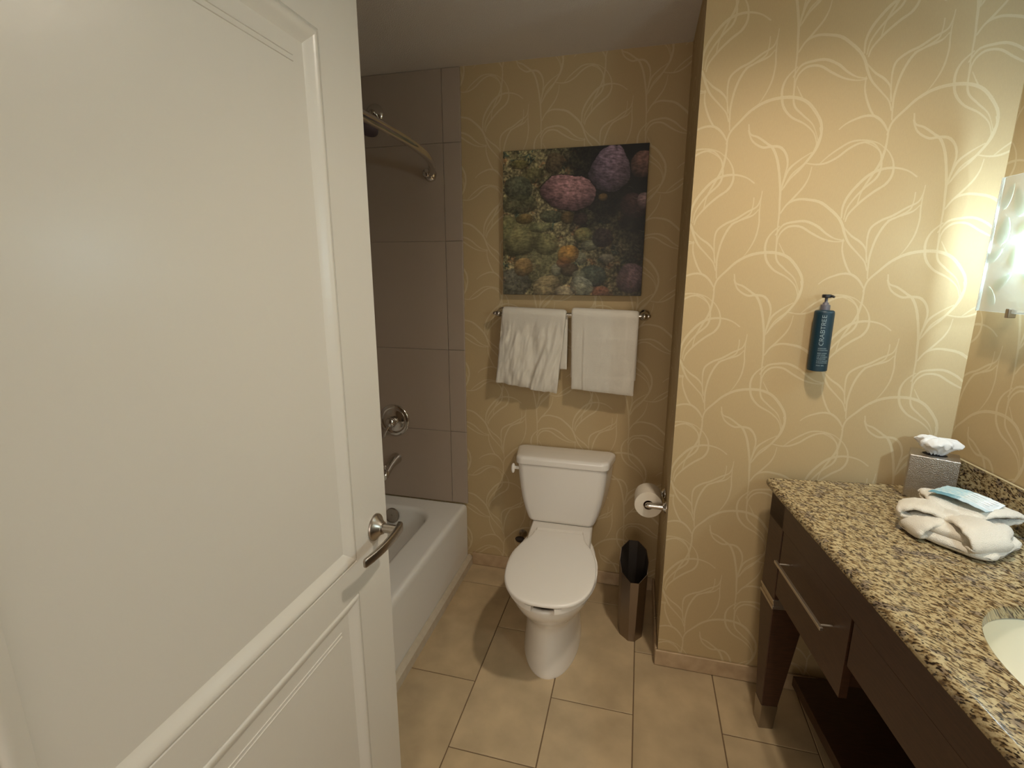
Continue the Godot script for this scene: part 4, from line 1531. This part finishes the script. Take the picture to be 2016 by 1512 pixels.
# ---------------------------------------------------------------- on the counter
var wrinkle := FastNoiseLite.new()

func ribbon(path: Array, side: Vector3, wid: Array, th: float, mb: MB) -> void:
	var P := []
	var m := path.size()
	for i in m:
		var t: Vector3 = (path[mini(i + 1, m - 1)] - path[maxi(i - 1, 0)]).normalized()
		var up := t.cross(side).normalized()
		var u := float(i) / (m - 1) * (wid.size() - 1)
		var w := lerpf(wid[int(u)], wid[mini(int(u) + 1, wid.size() - 1)], u - int(u))
		var row := []
		for j in 20:
			var a := TAU * j / 20.0
			var ca := signf(cos(a)) * pow(absf(cos(a)), 0.6)
			# cupped across its width
			var wob := 0.0035 * wrinkle.get_noise_3dv((path[i] + side * ca * w) * 38.0) + 0.004 * ca * ca
			row.append(path[i] + side * ca * w * (1.0 + 0.10 * wrinkle.get_noise_1d(i * 0.35 + 9.0 * signf(ca))) + up * (sin(a) * th * (0.75 + 0.45 * absf(ca)) - wob))
		P.append(row)
	mb.grid(P, false, true, true)
	mb.fan(P[0], (path[0] - path[1]).normalized())
	mb.fan(P[m - 1], (path[m - 1] - path[m - 2]).normalized())

func lobe(mb: MB, dir: Vector2, reach: float, lift: float, tipy: float, w0: float, w1: float, base: Vector3) -> void:
	# a loop of cloth: out along the top, round, and back underneath
	var d := Vector3(dir.x, 0, dir.y).normalized()
	var side := Vector3.UP.cross(d).normalized()
	var pts := [base, base + d * reach * 0.35 + Vector3.UP * lift, base + d * reach * 0.75 + Vector3.UP * (lift * 0.8 + tipy * 0.2), base + d * reach + Vector3.UP * tipy, base + d * reach * 0.9 + Vector3.UP * (tipy - 0.016), base + d * reach * 0.5 + Vector3.UP * (tipy * 0.5 - 0.016), base - Vector3.UP * 0.012]
	ribbon(smooth_path(pts, 7), side, [w0, w0 * 1.35, w1, w1, w1, w0 * 1.2, w0], 0.0085, mb)

func build_counter_things() -> void:
	var turn := deg_to_rad(SKEW)
	var top := 0.895
	var to_world := Transform3D(Basis(Vector3.UP, turn), VAN)
	# tissue box, turned a little
	var at := to_world * Vector3(0.456, top + 0.0004, 0.0975)
	var bx := thing("tissue_box", "brushed pewter cube tissue box cover in the counter corner", "tissue box", at, turn + deg_to_rad(-31.0))
	# local z: along the counter, x: to the wall; the front face looks along +z
	var mb := MB.new()
	mb.rbox(Vector3(0, 0.0705, 0), Vector3(0.122, 0.141, 0.088), 0.003, 2)
	obj("cover", mb, M.hammered, bx)
	mb = MB.new()
	mb.lathe([Vector2(0.0, 0.0), Vector2(0.026, 0.0), Vector2(0.027, 0.0008), Vector2(0.026, 0.0012), Vector2(0.0, 0.0012)], 32, Transform3D(Basis().scaled(Vector3(1.15, 1, 0.8)), Vector3(0, 0.1408, 0)))
	obj("opening_shade", mb, M.dark, bx)  # no hole is cut; dark disc stands for the shaded slot
	var ti := thing("tissue", "white tissue puffed out of the pewter tissue box", "tissue", at + Vector3(0, 0.1425, 0), turn + deg_to_rad(-31.0))
	var f := FastNoiseLite.new()
	f.seed = 17
	f.frequency = 1.0
	wrinkle.seed = 27
	wrinkle.frequency = 1.0
	wrinkle.fractal_octaves = 3
	var P := []
	for i in 22:
		var u := i / 21.0
		var row := []
		for j in 64:
			var a := TAU * j / 64.0
			var fold := 0.22 * sin(3.0 * a + 1.2 + 2.0 * u) + 0.13 * sin(7.0 * a + 4.0 * u) + 0.10 * f.get_noise_2d(3.0 * cos(a), 3.0 * sin(a) + u)
			var prof := sin(PI * pow(1.0 - u, 0.62) * 0.98)
			var rr := (0.016 + 0.036 * prof) * (1.0 + fold * (0.4 + 0.6 * prof)) * (1.0 if u < 0.98 else 0.2)
			var y := 0.052 * pow(u, 0.8) + 0.010 * f.get_noise_2d(cos(a) * 2.0 + u * 2.0, sin(a) * 2.0)
			row.append(Vector3(rr * cos(a) * 0.98, maxf(y, 0.0002 + 0.002 * u) , rr * sin(a) * 0.8))
		P.append(row)
	mb = MB.new()
	mb.grid(P, false, true, false)
	mb.fan(P[21], Vector3.UP)
	obj("sheet", mb, M.tissue, ti)
	# folded washcloth tied into a bow
	var ct := to_world * Vector3(0.360, top, 0.372)
	var tturn := turn + deg_to_rad(34.7)
	var tw := thing("washcloth", "cream washcloth folded into a pad with looped corners on the granite", "towel", ct, tturn)
	mb = MB.new()
	for layer in 2:
		# two folded layers, the upper one a little smaller and turned
		mb = MB.new()
		P = []
		var sx := 0.100 if layer == 0 else 0.092
		var sz := 0.108 if layer == 0 else 0.098
		var hh := 0.018 if layer == 0 else 0.0155
		var yc := hh if layer == 0 else 0.046
		for i in 40:
			var v := i / 39.0
			var row := []
			for j in 72:
				var a := TAU * j / 72.0
				var lat := PI * (v - 0.5)
				var cl := pow(maxf(cos(lat), 0.0), 0.35)
				var ex := signf(sin(a)) * pow(absf(sin(a)), 0.42)
				var ez := signf(cos(a)) * pow(absf(cos(a)), 0.42)
				var x := sx * ex * cl
				var z := sz * ez * cl
				var y := yc + hh * signf(sin(lat)) * pow(absf(sin(lat)), 0.75)
				y -= (0.004 + 0.006 * layer) * pow(maxf(absf(x), absf(z)) / 0.1, 3.0) * (1.0 if layer == 1 or lat > 0.0 else 0.0)
				y += 0.004 * wrinkle.get_noise_2d(x * 26.0, z * 26.0 + 5.0 * layer) * (1.0 if layer == 1 or lat > 0.0 else 0.0)
				var q := Vector3(x * (1.0 + 0.06 * f.get_noise_2d(z * 25.0, 3.0 + layer)), maxf(y, 0.0006), z * (1.0 + 0.05 * f.get_noise_2d(x * 25.0, 8.0 + layer)))
				row.append(q.rotated(Vector3.UP, 0.07 * layer) + Vector3(0.003, 0, -0.004) * layer)
			P.append(row)
		mb.grid(P, false, true, true)
		obj("pad_fold", mb, M.terry, tw)
	mb = MB.new()
	lobe(mb, Vector2(-0.35, -1.0), 0.104, 0.018, -0.002, 0.030, 0.044, Vector3(-0.02, 0.060, -0.016))
	obj("loop", mb, M.terry, tw)
	mb = MB.new()
	lobe(mb, Vector2(-0.85, -0.55), 0.092, 0.006, -0.022, 0.026, 0.042, Vector3(-0.02, 0.050, -0.016))
	obj("loop", mb, M.terry, tw)
	mb = MB.new()
	lobe(mb, Vector2(0.75, -0.7), 0.140, 0.018, 0.016, 0.028, 0.034, Vector3(-0.01, 0.058, -0.010))
	obj("loop", mb, M.terry, tw)
	mb = MB.new()
	lobe(mb, Vector2(1.0, 0.28), 0.172, 0.022, 0.006, 0.032, 0.047, Vector3(-0.01, 0.058, -0.006))
	obj("loop", mb, M.terry, tw)
	mb = MB.new()
	lobe(mb, Vector2(-0.35, 1.0), 0.112, 0.014, -0.020, 0.030, 0.058, Vector3(-0.02, 0.060, -0.012))
	obj("loop", mb, M.terry, tw)
	mb = MB.new()
	mb.rbox(Vector3(-0.021, 0.061, -0.015), Vector3(0.050, 0.030, 0.046), 0.0128, 4, Basis(Vector3.UP, 0.4))
	obj("knot", mb, M.terry, tw)
	# packet of cotton swabs on top
	var im := Image.create(256, 192, false, Image.FORMAT_RGB8)
	for y in 192:
		for x in 256:
			var g := f.get_noise_2d(x * 0.05, y * 0.05)
			var w := smoothstep(96.0, 150.0, x + 26.0 * g)
			var c := rgb8(158, 200, 210).lerp(rgb8(230, 236, 238), w)
			if y > 150:
				c = rgb8(112, 166, 180).lerp(rgb8(204, 222, 228), w)
			elif x < 190:
				c = c.lerp(rgb8(206, 220, 214), clampf(0.5 + 1.4 * f.get_noise_2d(x * 0.03, y * 0.06 + 9.0), 0.0, 0.75))
			if absf(y - 158.0) < 2.0 or absf(y - 176.0) < 1.5:
				c = rgb8(60, 116, 132).lerp(rgb8(170, 200, 208), w)
			im.set_pixel(x, y, c)
	var pm := mat(Color.WHITE, 0.22)
	pm.albedo_texture = ImageTexture.create_from_image(im)
	var pc := to_world * Vector3(0.405, top + 0.094, 0.315)
	var pk := thing("swab_packet", "pale blue plastic packet of cotton swabs lying on the washcloth", "packet", pc, turn + deg_to_rad(-59.0))
	# local z runs across the packet, x along it
	P = []
	var Q := []
	var uvs := []
	for i in 25:
		var u := i / 24.0
		var row := []
		var row2 := []
		var ur := []
		for j in 19:
			var v := j / 18.0
			var bul := 0.004 * sin(PI * u) * sin(PI * v)
			var sag := 0.006 * sin(PI * u * 1.1) - 0.004 * u + 0.0016 * f.get_noise_2d(u * 7.0, v * 7.0) + 0.003 * cos(PI * v * 2.0) * u
			var px := lerpf(-0.066, 0.066, u)
			var pz := lerpf(-0.048, 0.048, v)
			row.append(Vector3(px, sag + bul + 0.0006, pz))
			row2.append(Vector3(px, sag - bul * 0.6 - 0.0006, pz))
			ur.append(Vector2(u, v))
		P.append(row)
		Q.append(row2)
		uvs.append(ur)
	mb = MB.new()
	mb.grid(P, false, false, true, uvs)
	mb.grid(Q, false, false, false, uvs)
	obj("pouch", mb, pm, pk)
	var wm := mat(rgb8(244, 246, 246), 0.5)
	for k in 4:
		mb = MB.new()
		var z := -0.026 + 0.014 * k
		mb.tube([Vector3(0.004, 0.0105, z), Vector3(0.056, 0.0055, z + 0.002)], 0.0013, 8)
		mb.rbox(Vector3(0.055, 0.0058, z + 0.002), Vector3(0.011, 0.0048, 0.0048), 0.0023, 3)
		obj("swab", mb, wm, pk)

# ---------------------------------------------------------------- wall bottle
func line_text(s: String, size: float, length: float, y: float, x: float, upward: bool, parent: Node3D, called: String, r: float) -> void:
	# laid round the bottle, reading upwards or across; stretched to the length
	var tm := TextMesh.new()
	var fo := SystemFont.new()
	fo.font_names = PackedStringArray(["Droid Sans"])
	tm.font = fo
	tm.text = s
	tm.font_size = 48
	tm.pixel_size = size / 48.0
	tm.depth = 0.0004
	tm.curve_step = 2.0
	var src := tm.get_mesh_arrays()
	var vv: PackedVector3Array = src[Mesh.ARRAY_VERTEX]
	var nn: PackedVector3Array = src[Mesh.ARRAY_NORMAL]
	var x0 := 1e9
	var x1 := -1e9
	var y0 := 1e9
	for p in vv:
		x0 = minf(x0, p.x)
		x1 = maxf(x1, p.x)
		y0 = minf(y0, p.y)
	for k in vv.size():
		var p := vv[k]
		var along := (p.x - x0) * length / (x1 - x0)
		var across := x - (p.y - y0) if upward else x + along
		var a := across / r
		var rad := r + 0.0003 + p.z
		vv[k] = Vector3(rad * sin(a), y + along if upward else y + p.y - y0, rad * cos(a))
		nn[k] = Vector3(sin(a), 0, cos(a))
	src[Mesh.ARRAY_VERTEX] = vv
	src[Mesh.ARRAY_NORMAL] = nn
	var m := ArrayMesh.new()
	m.add_surface_from_arrays(Mesh.PRIMITIVE_TRIANGLES, src)
	var o := MeshInstance3D.new()
	o.mesh = m
	o.material_override = M.print_white
	var k := 0
	var nm := called
	while parent.has_node(NodePath(nm)):
		k += 1
		nm = "%s_%03d" % [called, k]
	o.name = nm
	parent.add_child(o, true)

func build_bottle() -> void:
	var b := thing("lotion_bottle", "dark teal pump bottle held on the vine wallpaper above the counter", "bottle", Vector3(0.582, 1.276, -1.822))
	var R := 0.0292
	var mb := MB.new()
	mb.lathe([Vector2(0.0, 0.0), Vector2(R - 0.002, 0.0), Vector2(R, 0.002), Vector2(R, 0.190), Vector2(R - 0.0012, 0.1955), Vector2(R - 0.005, 0.198), Vector2(0.013, 0.1995), Vector2(0.013, 0.1995), Vector2(0.013, 0.202), Vector2(0.0, 0.202)], 48)
	obj("body", mb, M.teal, b)
	mb = MB.new()
	mb.lathe([Vector2(0.0140, 0.199), Vector2(0.0140, 0.214), Vector2(0.0130, 0.2155), Vector2(0.0130, 0.2155), Vector2(0.0095, 0.217), Vector2(0.0085, 0.222), Vector2(0.0075, 0.223), Vector2(0.0075, 0.223), Vector2(0.0045, 0.224), Vector2(0.0045, 0.240), Vector2(0.0, 0.240)], 28)
	var pump := obj("pump_collar", mb, M.pump_grey, b)
	mb = MB.new()
	mb.lathe([Vector2(0.0, 0.238), Vector2(0.0125, 0.238), Vector2(0.0135, 0.240), Vector2(0.0135, 0.247), Vector2(0.0120, 0.249), Vector2(0.0, 0.249)], 28)
	mb.tube([Vector3(0.004, 0.2445, 0.003), Vector3(0.013, 0.2435, 0.011), Vector3(0.018, 0.241, 0.015)], [0.005, 0.004, 0.0032], 12)
	obj("pump_head", mb, M.black, b)
	mb = MB.new()
	mb.rbox(Vector3(0, 0.10, -0.0305), Vector3(0.03, 0.12, 0.006), 0.002)
	obj("wall_bracket", mb, M.black, b)
	line_text("CRABTREE", 0.0175, 0.098, 0.086, -0.001, true, b, "lettering", R)
	var rows := [["REFRESHING", 0.0046, 0.024, 0.0745], ["HYDRATING", 0.0046, 0.030, 0.0685], ["BODY LOTION", 0.0056, 0.027, 0.0585], ["LAIT POUR", 0.0050, 0.024, 0.0525], ["LE CORPS", 0.0050, 0.032, 0.0465], ["HYDRATANT", 0.0046, 0.027, 0.0405], ["CITRON", 0.0046, 0.034, 0.0335], ["COASTAL", 0.0050, 0.035, 0.0275], ["300 ML", 0.0046, 0.024, 0.0185]]
	for q in rows:
		line_text(q[0], q[1], q[2], q[3], -0.0135, false, b, "small_print", R)
